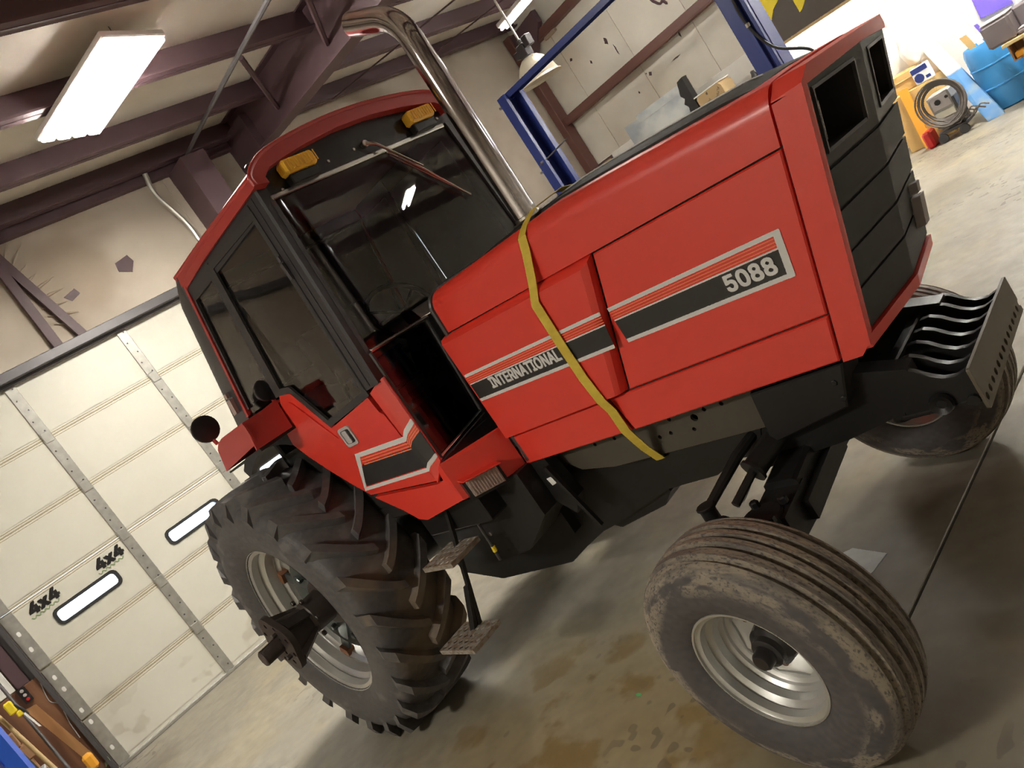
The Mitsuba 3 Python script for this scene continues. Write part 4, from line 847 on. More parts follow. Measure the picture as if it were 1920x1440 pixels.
# ------------------------------------------------------------------ frame, engine, gearbox
hole = lambda x, z, r=0.010: Point(x, z).buffer(r, quad_segs=3)
railp = Polygon([(1.86, 0.935), (2.05, 0.905), (2.82, 0.893), (2.84, 1.085), (1.75, 1.10), (1.78, 1.0)])
for x, z in ((2.02, 1.03), (2.14, 1.03), (2.36, 0.975), (2.42, 0.978), (2.45, 1.035), (2.53, 0.965), (2.56, 1.01), (2.62, 1.03), (2.70, 1.03), (2.50, 1.075), (2.33, 1.06)): railp = railp.difference(hole(x, z, 0.009 if x != 2.56 else 0.016))
for sg in (-1, 1):
    tr('frame_rail', ext(railp, sg * 0.300, sg * 0.285), 'm_rail' if sg < 0 else 'm_chassis', label='olive drab perforated side rail')
    tr('frame_box', cat(slab([(2.83, 0.845), (3.145, 0.905), (3.205, 1.055), (2.86, 1.050)], sg * 0.2, sg * 0.352, 0.006), *[bolt((3.15, sg * 0.352, z), (0, sg, 0), 0.010, 0.006) for z in (0.94, 1.0)]), 'm_black', 20)
    tr('front_frame', cat(tri(hull([(x, sg * y, z) for y in (0.20, 0.275) for x, z in ((2.70, 0.72), (3.05, 0.755), (3.24, 0.800), (3.33, 0.815), (3.33, 0.94), (3.1, 1.0), (2.75, 1.0))]))), 'm_chassis', 20)
    tr('tow_eye', cat(disc(0.032, -0.29, -0.27, 20, 'y', (3.375, 0.0 if sg < 0 else 0.56, 0.805), 0.004), lathe([(0.014, -0.291), (0.032, -0.30), (0.036, -0.285)], 20, 'y', (3.375, 0.0 if sg < 0 else 0.575, 0.805)), rod((3.46, sg * 0.29, 0.79), (3.46, sg * 0.25, 0.79), 0.018, 10)), 'm_chassis', 30)
# front weight bracket: scalloped ribs between the frame and the tan front plate
def rib(y):
    topc = [(3.26, 0.905), (3.285, 0.938), (3.315, 0.940), (3.345, 0.925), (3.38, 0.895), (3.41, 0.878), (3.445, 0.874), (3.475, 0.885)]
    return ext(topc + [(3.478, 0.78), (3.26, 0.78)], y, y + 0.022)
for y in (-0.275, -0.185, -0.09, 0.005, 0.10, 0.195, 0.275):
    tr('weight_bracket__rib', rib(y), 'm_chassis', 30)
tr('weight_bracket__floor', cat(cbox((3.24, -0.28, 0.775), (3.478, 0.30, 0.79), 0.004), cbox((3.22, -0.275, 0.775), (3.262, 0.295, 0.93), 0.006)), 'm_chassis', 20)
pp = Polygon([(-0.285, 0.750), (0.38, 0.750), (0.38, 0.890), (-0.285, 0.890)]).buffer(-0.008).buffer(0.008)
for i in range(14): pp = pp.difference(Point(-0.262 + i * 0.049, 0.782).buffer(0.012, quad_segs=4))
tr('front_plate', ext(pp, 3.480, 3.490, 'yz'), 'm_olive', label='tan front plate with a row of holes along its lower edge')
eng = [(0.25, 0.45), (0.6, 0.36), (1.27, 0.40), (1.45, 0.48), (1.62, 0.545), (1.75, 0.575), (2.15, 0.69), (2.42, 0.70), (2.62, 0.78), (2.9, 0.80), (2.9, 1.1), (0.25, 1.12)]
tr('engine_and_gearbox', slab(eng, -0.22, 0.22, 0.03) if False else cat(ext(eng, -0.20, 0.20), tri(hull([(x, y, z) for y in (-0.26, 0.26) for x, z in ((0.3, 0.55), (1.2, 0.5), (1.5, 0.6), (1.5, 1.05), (0.3, 1.05))])), tri(hull([(x, y, z) for y in (-0.17, 0.17) for x, z in ((1.66, 0.56), (1.72, 0.53), (2.05, 0.60), (2.12, 0.66), (2.1, 0.75), (1.66, 0.75))])), tri(hull([(x, y, z) for y in (-0.28, -0.18) for x, z in ((2.30, 0.82), (2.72, 0.78), (2.78, 0.90), (2.28, 0.92))]))), 'm_chassis', 25)
tr('side_box', cat(tri(hull([(x, y, z) for y in (-0.50, -0.28) for x, z in ((1.00, 0.70), (1.14, 0.655), (1.45, 0.70), (1.70, 0.86), (1.70, 1.09), (0.95, 1.10))]))), 'm_black', 20, label='black box between the step and the engine')
tr('side_box__bolt', cat(bolt((1.26, -0.50, 1.0), (0, -1, 0), 0.012, 0.008), bolt((1.24, -0.50, 0.83), (0, -1, 0), 0.012, 0.008)), 'm_bright')
tr('side_cover', tri(hull([(x, y, z) for y in (-0.40, -0.34) for x, z in ((1.70, 1.08), (1.80, 1.08), (1.84, 0.86), (1.78, 0.78), (1.62, 0.95))])), 'm_chassis', 20)
tr('side_cover__sticker', tri(hull([(x, -0.401 - d, z) for d in (0, 0.0015) for x, z in ((1.735, 0.985), (1.785, 0.99), (1.745, 0.945), (1.795, 0.955))])), 'm_white', label='small white sticker')
tr('support_strut', tri(hull([(x, y, z) for y in (-0.43, -0.41) for x, z in ((1.79, 1.05), (1.81, 1.05), (1.885, 0.71), (1.905, 0.71))])), 'm_chassis', 20)
tr('gas_strut', cat(rod((1.36, -0.60, 1.02), (1.345, -0.60, 0.80), 0.008, 8), rod((1.345, -0.60, 0.80), (1.335, -0.60, 0.735), 0.010, 8)), 'm_dark_plastic')
tr('gas_strut__tag', rod((1.349, -0.60, 0.815), (1.343, -0.60, 0.785), 0.0115, 8), 'm_yellow', label='yellow tag')
tr('front_battery_tray', cbox((0.95, -0.62, 0.95), (1.5, -0.45, 1.10), 0.01), 'm_chassis')
# step ladder
tr('step_ladder__rail', cat(tri(hull([(x + a, y + b, z) for x, y, z in ((1.235, -0.615, 1.10), (1.10, -0.765, 0.50)) for a in (-0.012, 0.012) for b in (-0.010, 0.010)])), tri(hull([(x + a, y + b, z) for x, y, z in ((1.14, -0.72, 0.70), (1.08, -0.80, 0.49)) for a in (-0.02, 0.02) for b in (-0.012, 0.012)]))), 'm_black')
def tread(x0, x1, y0, y1, z):
    p = sbox(x0, y0, x1, y1)
    for i in range(6):
        for j in range(5):
            p = p.difference(affinity.translate(Polygon([(-0.014, 0), (0, -0.012), (0.014, 0), (0, 0.012)]).buffer(0.003), x0 + (x1 - x0) * (i + 0.5) / 6, y0 + (y1 - y0) * (j + 0.5) / 5))
    return cat(ext(p, z - 0.005, z, 'xy'), cbox((x0, y0, z - 0.025), (x1, y0 + 0.005, z), 0.001), cbox((x0, y1 - 0.005, z - 0.025), (x1, y1, z), 0.001), cbox((x0, y0, z - 0.025), (x0 + 0.005, y1, z), 0.001), cbox((x1 - 0.005, y0, z - 0.025), (x1, y1, z), 0.001))
tr('step_ladder__tread', tread(1.075, 1.335, -0.83, -0.625, 0.90), 'm_tread', label='perforated step tread')
tr('step_ladder__tread', tread(0.945, 1.245, -0.95, -0.745, 0.50), 'm_tread', label='perforated step tread')

# ------------------------------------------------------------------ the yellow strap over the hood
sp_pts = [(2.30, 0.30, ztop(2.4) + 0.012), (2.36, 0.0, ztop(2.4) + 0.050), (2.415, -0.25, ztop(2.4) + 0.034), (2.425, -0.33, ztop(2.42) + 0.010), (2.43, -0.375, 1.957), (2.43, -0.408, 1.935), (2.415, -0.418, 1.88), (2.375, -0.440, 1.77), (2.34, -0.452, 1.70), (2.335, -0.452, 1.52), (2.335, -0.452, 1.36), (2.345, -0.450, 1.25), (2.345, -0.430, 1.19), (2.335, -0.418, 1.09), (2.315, -0.36, 0.975), (2.305, -0.305, 0.885), (2.30, -0.24, 0.872)]
sp_n = [(0, 0, 1)] * 4 + [(0, -0.5, 0.87), (0, -0.87, 0.5)] + [(0, -1, 0.1)] * 8 + [(0, -0.9, -0.3)] * 2 + [(0, 0, -1)]
put('ratchet_strap', ribbon(sp_pts, (1, 0, 0.05), 0.047, 0.003, sp_n), 'm_yellow_web', 30, TW, label='yellow webbing strap pulled over the red hood and hooked under the frame', category='strap')
put('ratchet_strap__hook', tube([(2.285, -0.31, 0.91), (2.295, -0.29, 0.885), (2.31, -0.27, 0.885)], 0.006, 6), 'm_bright', False, TW)
# tub of bottles behind the door glass
BX = TW
def tub(x0, y0, z0):
    note('plastic_tub', 'dark blue plastic tub seen through the lower corner of the cab door glass', 'tub')
    put('plastic_tub', cat(cbox((x0, y0, z0), (x0 + 0.30, y0 + 0.012, z0 + 0.16), 0.004), cbox((x0, y0 + 0.17, z0), (x0 + 0.30, y0 + 0.182, z0 + 0.16), 0.004), cbox((x0, y0, z0), (x0 + 0.012, y0 + 0.182, z0 + 0.16), 0.004), cbox((x0 + 0.288, y0, z0), (x0 + 0.30, y0 + 0.182, z0 + 0.16), 0.004), cbox((x0, y0, z0), (x0 + 0.30, y0 + 0.182, z0 + 0.012), 0.003), cbox((x0 - 0.012, y0 + 0.17, z0 + 0.14), (x0 + 0.312, y0 + 0.19, z0 + 0.165), 0.005)), 'm_blue_bin', world=BX)
tub(1.05, -0.56, 1.70)
for i, (x, m, h, lab, tilt) in enumerate(((1.13, 'm_white', 0.15, 'white spray bottle standing against the blue tub in the cab', 0.03), (1.09, 'm_grey_light', 0.11, 'short grey bottle left of the white spray bottle in the cab', -0.02), (1.24, 'm_redplastic', 0.10, 'red capped bottle right of the white spray bottle in the cab', 0.0))):
    put('bottle', lathe([(1e-5, 0), (0.024, 0), (0.026, 0.01), (0.026, h * 0.6), (0.012, h * 0.8), (0.012, h * 0.95), (0.016, h * 0.96), (0.016, h), (1e-5, h)], 16, 'z', (x, -0.595, 1.70)), m, 40, BX, label=lab, category='bottle')
tr('cab_shelf', cbox((1.0, -0.655, 1.685), (1.37, -0.36, 1.70), 0.004), 'm_black_flat')

# ------------------------------------------------------------------ vehicle lift behind the tractor
note('vehicle_lift', 'blue two post vehicle lift with a cross beam behind the tractor', 'vehicle lift')
P1, P2, LZ = (-6.60, 7.20), (-3.79, 7.50), 3.66
def post(cx, cy, h):
    # C section, open towards +x side
    return cat(cbox((cx - 0.16, cy - 0.13, 0), (cx - 0.145, cy + 0.13, h), 0.003), cbox((cx - 0.16, cy - 0.145, 0), (cx - 0.02, cy - 0.13, h), 0.003), cbox((cx - 0.16, cy + 0.13, 0), (cx + 0.05, cy + 0.145, h), 0.003),
               cbox((cx - 0.035, cy - 0.145, 0), (cx - 0.02, cy - 0.09, h), 0.003), cbox((cx + 0.035, cy + 0.06, 0), (cx + 0.05, cy + 0.145, h), 0.003), cbox((cx - 0.28, cy - 0.25, 0), (cx + 0.28, cy + 0.25, 0.02), 0.004))
put('vehicle_lift__post', post(*P1, LZ), 'm_blue_lift')
def post2(cx, cy, h): return cat(cbox((cx - 0.14, cy - 0.11, 0), (cx + 0.14, cy + 0.13, h), 0.02), cbox((cx + 0.02, cy - 0.16, 0), (cx + 0.06, cy - 0.11, h), 0.004), cbox((cx + 0.10, cy - 0.16, 0), (cx + 0.14, cy - 0.11, h), 0.004), cbox((cx - 0.28, cy - 0.25, 0), (cx + 0.28, cy + 0.25, 0.02), 0.004))
put('vehicle_lift__post', post2(*P2, LZ), 'm_blue_lift')
d_ = np.array([P2[0] - P1[0], P2[1] - P1[1], 0.0]); n_ = np.array([-d_[1], d_[0], 0]) / np.linalg.norm(d_)
def bar(a, b, w, h):
    a, b = np.asarray(a, float), np.asarray(b, float)
    return tri(hull([q + s * n_ * w + np.array([0, 0, t]) for q in (a, b) for s in (-1, 1) for t in (-h, h)]))
a = np.array([P1[0] - 0.20, P1[1], LZ - 0.03]); b = np.array([P2[0] + 0.2, P2[1], LZ - 0.03])
put('vehicle_lift__cross_beam', cat(bar(a + n_ * 0.08, b + n_ * 0.08, 0.006, 0.035), bar(a - n_ * 0.08, b - n_ * 0.08, 0.006, 0.035), bar(a, b, 0.08, 0.004)), 'm_blue_lift')
put('vehicle_lift__bolt', cat(*[bolt((P1[0] - 0.165 + 0.1 * (k % 2), P1[1] - 0.145, z), (0, -1, 0), 0.018, 0.03) for k, z in enumerate((3.55, 2.72, 2.62))]), 'm_bright')
put('vehicle_lift__lock_rod', rod((P1[0] - 0.1, P1[1] - 0.17, 2.70), (P1[0] + 0.26, P1[1] + 0.10, 2.78), 0.010, 6), 'm_steel_dark')
put('vehicle_lift__hose', tube(smooth_path([(P2[0] + 0.07, P2[1] - 0.18, 3.6), (P2[0] + 0.08, P2[1] - 0.18, 3.0), (P2[0] + 0.06, P2[1] - 0.19, 2.55), (P2[0] + 0.16, P2[1] - 0.16, 2.2), (P2[0] + 0.36, P2[1] - 0.08, 2.02), (P2[0] + 0.42, P2[1] - 0.06, 1.95)], 5), 0.014, 6), 'm_rubber_black')
put('vehicle_lift__hose_clip', disc(0.022, -0.02, 0.02, 10, 'z', (P2[0] + 0.07, P2[1] - 0.185, 2.5)), 'm_bright')

# pendant lamp with a cream dome
note('pendant_lamp', 'cream domed pendant lamp on a white pole behind the blue lift beam', 'ceiling lamp')
c = np.array([-6.62, 7.80, 3.62])
tilt = T().translate(c.tolist()).rotate([0, 1, 0], 4).scale(1.40)
put('pendant_lamp__shade', lathe([(0.220, 0.0), (0.212, 0.012), (0.190, 0.025), (0.180, 0.07), (0.160, 0.13), (0.125, 0.185), (0.08, 0.222), (0.05, 0.235), (0.05, 0.23), (0.076, 0.217), (0.12, 0.18), (0.155, 0.125), (0.174, 0.07), (0.184, 0.02), (0.206, 0.006)], 40, 'z', closed=True), 'm_cream', 40, tilt)
put('pendant_lamp__bulb', lathe([(1e-5, 0.05), (0.03, 0.06), (0.045, 0.10), (0.03, 0.15), (0.02, 0.2), (1e-5, 0.22)], 16, 'z'), 'm_white', 40, tilt)
put('pendant_lamp__junction_box', cat(cbox((-0.05, -0.05, 0.24), (0.05, 0.05, 0.36), 0.006), cbox((0.055, -0.04, 0.30), (0.12, 0.04, 0.40), 0.005), cbox((-0.12, -0.03, 0.26), (-0.05, 0.03, 0.33), 0.005), disc(0.06, 0.22, 0.245, 20, 'z'), disc(0.028, 0.36, 0.40, 12, 'z')), 'm_steel_dark', 20, tilt)
put('pendant_lamp__pole', rod((0, 0, 0.38), (-0.03, 0, 1.02), 0.011, 10), 'm_white', True, tilt)

# storage cabinet behind the hood with things on its top
note('storage_cabinet', 'tall grey steel cabinet behind the hood', 'cabinet')
put('storage_cabinet__body', cbox((-7.3, 9.15, 0.0), (-5.5, 9.95, 2.02), 0.01), 'm_cabinet')
for x0, x1 in ((-7.28, -6.41), (-6.39, -5.52)):
    put('storage_cabinet__door', cbox((x0, 9.13, 0.08), (x1, 9.15, 1.98), 0.006), 'm_cabinet')
    xk = x1 - 0.06 if x0 < -7 else x0 + 0.06
    put('storage_cabinet__handle', rod((xk, 9.12, 0.95), (xk, 9.12, 1.15), 0.012, 8), 'm_bright')
note('insulated_panel', 'mottled blue grey foam panel with a ragged black edge, standing behind the hood', 'panel')
pg = Polygon([(-7.15, 2.02), (-5.98, 2.02), (-5.98, 2.62), (-6.30, 2.63), (-6.85, 2.645), (-6.86, 2.60), (-7.15, 2.62)])
put('insulated_panel', ext(pg, 9.42, 9.50), 'm_panel_grey')
put('insulated_panel__top_strip', ext(Polygon([(-6.86, 2.53), (-6.02, 2.52), (-6.02, 2.632), (-6.86, 2.648)]), 9.412, 9.42), 'm_panel_grey')
edge = [(-6.00, 2.66), (-5.90, 2.68), (-5.90, 2.02), (-6.02, 2.02)] + [(-6.02 - 0.03 * (i % 2) - 0.01 * (i % 3), 2.06 + 0.06 * i) for i in range(9)]
put('insulated_panel__edge', ext(edge, 9.38, 9.50), 'm_black_flat', label='ragged black edge')
note('cardboard_box', 'brown cardboard box with dark print beside the foam panel', 'box')
bp = Polygon([(-5.83, 2.02), (-5.42, 2.02), (-5.42, 2.29), (-5.46, 2.34), (-5.80, 2.335), (-5.83, 2.30)])
put('cardboard_box', ext(bp, 9.30, 9.60), 'm_card', 10)
put('cardboard_box__flap', cbox((-5.86, 9.3, 2.336), (-5.42, 9.58, 2.352), 0.004), 'm_white')
bl = np.array([-0.65, 0, -0.76]); bu = np.array([0.76, 0, -0.65])
put('cardboard_box__print', cat(text_on('ALTERMAC', 0.030, (-5.475, 9.299, 2.29), bl, bu, 0.001, True, 1.0), text_on('AUST', 0.030, (-5.66, 9.299, 2.235), bl, bu, 0.001, True, 1.0)), 'm_card_ink', label='dark printed letters, upside down')
put('cardboard_box__print_mark', ext([(-5.67, 2.31), (-5.64, 2.325), (-5.645, 2.28), (-5.665, 2.285)], 9.298, 9.30), 'm_card_ink')
for x, z, k in ((-5.32, 2.17, 0), (-5.07, 2.17, 1)):
    put('coat_hook', tube([(x - 0.02, YS - 0.016, 2.0), (x - 0.02, YS - 0.02, 2.14), (x - 0.01, YS - 0.10, 2.20), (x + 0.02, YS - 0.14, 2.12), (x + 0.02, YS - 0.1, 2.0)], [0.03, 0.035, 0.025, 0.03, 0.01], 8) if x < XJ else cat(tube([(x - 0.02, 9.5, 2.0), (x - 0.03, 9.5, 2.10), (x - 0.015, 9.5, 2.18), (x + 0.01, 9.5, 2.20)], [0.045, 0.04, 0.022, 0.006], 8), tube([(x - 0.02, 9.5, 0.0), (x - 0.02, 9.5, 2.0)], 0.02, 8), cbox((x - 0.14, 9.38, 0), (x + 0.1, 9.62, 0.02), 0.004)), 'm_dark_plastic', 30, label=('dark curved hook sticking up right beside the cardboard box', 'dark curved hook sticking up between the cardboard box and the blue lift post')[k], category='hook', group='stands with curved dark hooks')
note('corkboard', 'tan board in a dark frame on the wall behind the strap end of the hood', 'board')
put('corkboard', cbox((-8.42, YS - 0.035, 2.10), (-8.13, YS - 0.015, 2.42), 0.003), 'm_tan_card')
put('corkboard__frame', ext(sbox(-8.45, 2.07, -8.10, 2.45).difference(sbox(-8.42, 2.10, -8.13, 2.42)), YS - 0.045, YS - 0.014), 'm_rafter')
# banner on the far wall
note('banner', 'black banner with yellow shapes hanging high beside the blue lift post', 'banner')
BT = [(-5.05, 2.29), (-4.6, 2.275), (-3.7, 2.235), (-3.6, 3.5), (-5.1, 3.5)]
put('banner', ext(BT, 10.12, 10.13), 'm_banner')
put('banner__rope', cat(rod((-5.08, 10.125, 3.49), (-5.08, 10.125, roof(-5.08)), 0.006, 5), rod((-3.62, 10.125, 3.49), (-3.62, 10.125, roof(-3.62)), 0.006, 5)), 'm_steel_dark')
put('banner__hem', ext([(-5.05, 2.26), (-4.6, 2.245), (-3.7, 2.205), (-3.7, 2.24), (-4.6, 2.28), (-5.05, 2.295)], 10.114, 10.12), 'm_handle_wood')
for q in ([(-4.985, 2.64), (-4.95, 2.555), (-4.92, 2.55), (-4.88, 2.60), (-4.85, 2.60), (-4.76, 2.70), (-4.6, 2.78), (-4.6, 3.2), (-5.0, 3.2)], [(-4.50, 2.465), (-4.46, 2.48), (-4.36, 2.56), (-4.25, 2.62), (-4.2, 3.0), (-4.5, 3.0)]):
    put('banner__print', ext(q, 10.114, 10.12), 'm_banner_yellow', label='yellow printed shape')

# ------------------------------------------------------------------ things by the far white wall
DC = (-3.35, 11.50)
put('plastic_drum', lathe([(1e-5, 0), (0.25, 0), (0.275, 0.02), (0.285, 0.20), (0.287, 0.30), (0.293, 0.305), (0.293, 0.32), (0.287, 0.325), (0.289, 0.58), (0.295, 0.585), (0.295, 0.60), (0.288, 0.605), (0.285, 0.80), (0.262, 0.875), (0.255, 0.88), (0.24, 0.86), (0.24, 0.6), (1e-5, 0.6)], 40, 'z', (*DC, 0)), 'm_blue_drum', 40, label='light blue open topped plastic drum full of scrap by the far wall', category='drum')
for x0, y0, w, h, m, lab, dx in ((-3.46, 11.42, 0.08, 1.06, 'm_tan_card', 'tan board sticking up out of the blue drum', -0.10), (-3.38, 11.50, 0.07, 1.20, 'm_white', 'white strip sticking up out of the blue drum', -0.14), (-3.29, 11.52, 0.04, 1.10, 'm_violet', 'pale violet strip sticking up out of the blue drum', -0.10)):
    put('scrap_strip', tri(hull([(x0 + a + s, y0 + b, z) for a in (0, w) for b in (0, 0.015) for s, z in ((0, 0.62), (dx, h))])), m, label=lab, category='strip')
put('blue_panel', tri(hull([(x, y + d, z + d * 0.3) for d in (0, 0.03) for x, y, z in ((-3.57, 10.98, 0.0), (-3.38, 11.0, 0.0), (-4.16, 11.93, 1.14), (-3.98, 11.93, 1.18))])), 'm_blue_sheet', label='blue painted board leaning between the drum and the welder', category='board')
note('white_sack', 'crumpled white plastic bag behind the top of the leaning blue board', 'bag')
sk = trimesh.creation.icosphere(subdivisions=3)
sk.vertices = sk.vertices * np.array([0.13, 0.10, 0.22]) * (0.8 + 0.5 * meshkit.fbm(sk.vertices * 2.5, 3)[:, None]) + np.array([-4.24, 11.80, 1.26])
put('white_sack', sk, 'm_white', 60)
put('carton', cbox((-4.62, 11.55, 0.80), (-4.25, 11.95, 1.04), 0.006), 'm_tan_card', label='large tan carton at the back beside the nose of the tractor', category='box')
put('carton__flap', cbox((-4.62, 11.53, 0.94), (-4.25, 11.55, 0.955), 0.003), 'm_handle_wood')
put('carton', cbox((-4.70, 11.40, 0.0), (-4.05, 11.96, 0.795), 0.008), 'm_tan_card', label='tan carton under the welder cable, beside the orange board', category='box')
put('printed_box', cat(cbox((-4.24, 11.42, 0.80), (-4.02, 11.54, 1.03), 0.006)), 'm_white', label='white and blue printed box above the coiled cable', category='box')
put('printed_box__print', cat(cbox((-4.235, 11.416, 0.95), (-4.025, 11.42, 1.02), 0.001), lathe([(1e-5, 11.412), (0.06, 11.413), (0.062, 11.42), (1e-5, 11.421)], 20, 'y', (-4.17, 0, 0.875)), cbox((-4.09, 11.416, 0.83), (-4.03, 11.42, 0.87), 0.001)), 'm_blue_lift', label='blue print')
put('orange_board', tri(hull([(x + a, y + b, z) for x, y, z in ((-4.46, 11.26, 0.0), (-4.46, 11.355, 0.86)) for a in (0, 0.115) for b in (0, 0.03)])), 'm_orange', label='orange yellow board leaning upright beside the welder', category='board')
# welder with its coil of cable
note('welder', 'small welding machine on a wheeled cart under a coil of cable', 'welder')
WS = T().translate([0.27, 0, 0.0])
put('welder__case', cbox((-4.36, 11.02, 0.16), (-4.08, 11.30, 0.62), 0.012), 'm_cabinet', world=WS)
put('welder__panel', cbox((-4.33, 11.005, 0.42), (-4.10, 11.02, 0.60), 0.004), 'm_grey_light', world=WS)
put('welder__knob', disc(0.035, 10.98, 11.006, 16, 'y', (-4.24, 0, 0.52)), 'm_black', world=WS)
put('welder__knob', disc(0.02, 10.985, 11.006, 12, 'y', (-4.12, 0, 0.54)), 'm_black', world=WS)
put('welder__label', cbox((-4.34, 11.0, 0.30), (-4.10, 11.02, 0.39), 0.003), 'm_bright', world=WS)
put('welder__side', cbox((-4.08, 11.0, 0.145), (-4.05, 11.25, 0.50), 0.006), 'm_dark_plastic', world=WS)
put('welder__cart', cat(cbox((-4.40, 10.98, 0.10), (-4.04, 11.32, 0.14), 0.006), rod((-4.39, 11.0, 0.14), (-4.0, 11.0, 0.18), 0.012, 6)), 'm_steel_dark', world=WS)
for x in (-4.36, -4.09):
    put('welder__wheel', disc(0.06, 10.93, 10.97, 20, 'y', (x, 0, 0.062)), 'm_rubber_black', 30, world=WS)
loops = []
for i in range(7):
    r = 0.215 + 0.013 * i
    loops.append(tube([(-4.19 + 0.01 * (i % 3) + r * math.cos(t), 10.985 - 0.011 * i + 0.02 * math.sin(2 * t), 0.50 + 1.05 * r * math.sin(t)) for t in np.linspace(0, 2 * math.pi, 31)], 0.011, 6))
for i, m in enumerate(loops): put('welder__cable', m, 'm_cable', True, WS)
tang = []
for i in range(8):
    a = np.array([-4.36 + 0.05 * i, 10.96, 0.22 + 0.02 * (i % 3)])
    tang.append(tube(smooth_path([a, a + [0.10, -0.02, -0.05 - 0.01 * (i % 2)], a + [0.2, -0.03, 0.02], a + [0.28, 0, -0.03]], 4), 0.009, 5))
put('welder__tangle', cat(*tang), 'm_cable', True, WS, kind='stuff')
put('jerry_can', cbox((-4.34, 10.99, 0.0), (-4.22, 11.22, 0.24), 0.03), 'm_redplastic', 30, label='red can on the floor between the orange board and the welder', category='can')
# bench with a grey seat, crate and violet sheet
note('workbench', 'low wooden bench with a pale edge at the top right corner', 'bench')
put('workbench__top', cbox((-3.02, 10.72, 0.74), (-1.2, 11.16, 0.782), 0.008), 'm_lumber')
for x in (-2.55, -1.3):
    for y in (10.80, 11.08): put('workbench__leg', cbox((x - 0.04, y - 0.04, 0), (x + 0.04, y + 0.04, 0.74), 0.006), 'm_lumber')
note('truck_seat', 'dark grey block shaped seat lying on the wooden bench', 'seat')
put('truck_seat', cat(cbox((-3.15, 10.76, 0.784), (-2.84, 11.12, 1.08), 0.03), cbox((-2.85, 10.98, 0.784), (-1.6, 11.12, 1.09), 0.03), cbox((-2.84, 10.78, 0.784), (-1.6, 11.0, 0.84), 0.02)), 'm_grey_seat', 30)
put('truck_seat__pad', cat(cbox((-3.14, 10.77, 1.08), (-2.85, 11.11, 1.098), 0.008), cbox((-2.82, 10.79, 0.84), (-1.6, 10.97, 0.855), 0.006)), 'm_grey_light', 30)
note('wooden_crate', 'small open wooden crate with an orange thing inside, hanging under the bench edge', 'crate')
put('wooden_crate', cat(cbox((-2.98, 10.76, 0.54), (-2.80, 10.98, 0.555), 0.003), cbox((-2.98, 10.76, 0.555), (-2.965, 10.98, 0.740), 0.003), cbox((-2.815, 10.76, 0.555), (-2.80, 10.98, 0.740), 0.003), cbox((-2.98, 10.97, 0.555), (-2.8, 10.98, 0.740), 0.003)), 'm_brick_wood')
put('orange_block', cbox((-2.95, 10.77, 0.555), (-2.83, 10.93, 0.63), 0.012), 'm_orange', label='orange block inside the small crate', category='block')
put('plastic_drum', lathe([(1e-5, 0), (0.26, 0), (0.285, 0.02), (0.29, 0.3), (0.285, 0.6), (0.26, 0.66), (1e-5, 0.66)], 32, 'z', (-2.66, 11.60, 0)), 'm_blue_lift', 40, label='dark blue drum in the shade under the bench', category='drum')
put('violet_sheet', tri(hull([(x, YW - 0.012 - d, z) for d in (0, 0.02) for x, z in ((-3.42, 1.10), (-3.38, 2.1), (-2.95, 2.1), (-3.05, 1.06))])), 'm_violet', label='violet blue sheet on the white wall above the grey seat', category='sheet')

# ------------------------------------------------------------------ lower left corner, beside the door
put('plywood_sheet', cbox((XR + 0.05, -0.70, 0.10), (XR + 0.07, -0.215, 1.20), 0.002), 'm_ply', label='dark stained plywood sheet on the wall beside the door track', category='board')
put('plywood_sheet__bare_strip', tri(hull([(XR + 0.0695 + d, y, z) for d in (0, 0.0015) for y, z in ((-0.45, 1.02), (-0.36, 1.0), (-0.27, 0.30), (-0.34, 0.28), (-0.37, 0.72))])), 'm_ply_bare', label='pale worn streak')
put('plywood_sheet__wire', tube(smooth_path([(XR + 0.075, -0.235, 1.13), (XR + 0.075, -0.27, 0.95), (XR + 0.075, -0.225, 0.86), (XR + 0.075, -0.26, 0.66), (XR + 0.075, -0.27, 0.50)], 4), 0.005, 5), 'm_grey_light')
note('door_opener_button', 'black three button door control on the plywood sheet', 'wall switch')
put('door_opener_button', tri(hull([(XR + 0.07 + d, -0.378 + y, 1.13 + z) for d in (0, 0.04) for y, z in ((-0.035, -0.075), (0.035, -0.075), (-0.035, 0.075), (0.035, 0.075))])), 'm_black_gloss')
for z, m in ((1.175, 'm_grey_light'), (1.13, 'm_grey_light'), (1.085, 'm_redplastic')):
    put('door_opener_button__button', disc(0.016, XR + 0.11, XR + 0.118, 12, 'x', (0, -0.378, z)), m)
put('white_board', cbox((XR + 0.05, -0.62, 1.21), (XR + 0.075, -0.41, 1.75), 0.003), 'm_white', label='strip of white board above the plywood sheet', category='board')
def pole(key, a, b, r, m, label, cat_):
    put(key, rod(a, b, r, 10), m, True, label=label, category=cat_)
pole('broom_handle', (-7.85, -0.44, 0.02), (-8.49, -0.47, 1.45), 0.014, 'm_steel_dark', 'long grey metal handle leaning on the plywood, nearest the door', 'handle')
pole('rake_handle', (-7.35, -0.42, 0.02), (-7.9, -0.60, 1.42), 0.017, 'm_handle_wood', 'long wooden handle leaning left of the grey metal handle', 'handle')
pole('iron_bar', (-7.25, -0.50, 0.02), (-7.7, -0.66, 1.40), 0.022, 'm_black', 'black bar leaning beside the wooden handle', 'bar')
note('crate_shelf', 'stack of brown wooden blocks with dark joints at the lower left corner', 'shelf')
for i in range(7):
    for j in range(5):
        y0, z0 = -1.12 + j * 0.108 + (0.05 if i % 2 else 0), 0.05 + i * 0.135
        put('crate_shelf__block', cbox((-8.05, y0, z0), (-7.92, y0 + 0.102, z0 + 0.128), 0.006), 'm_brick_wood')
put('crate_shelf__base', cbox((-8.06, -1.14, 0.0), (-7.90, -0.52, 0.048), 0.004), 'm_black_flat')
note('power_tool', 'yellow and black tool head hanging by the wooden handle', 'tool')
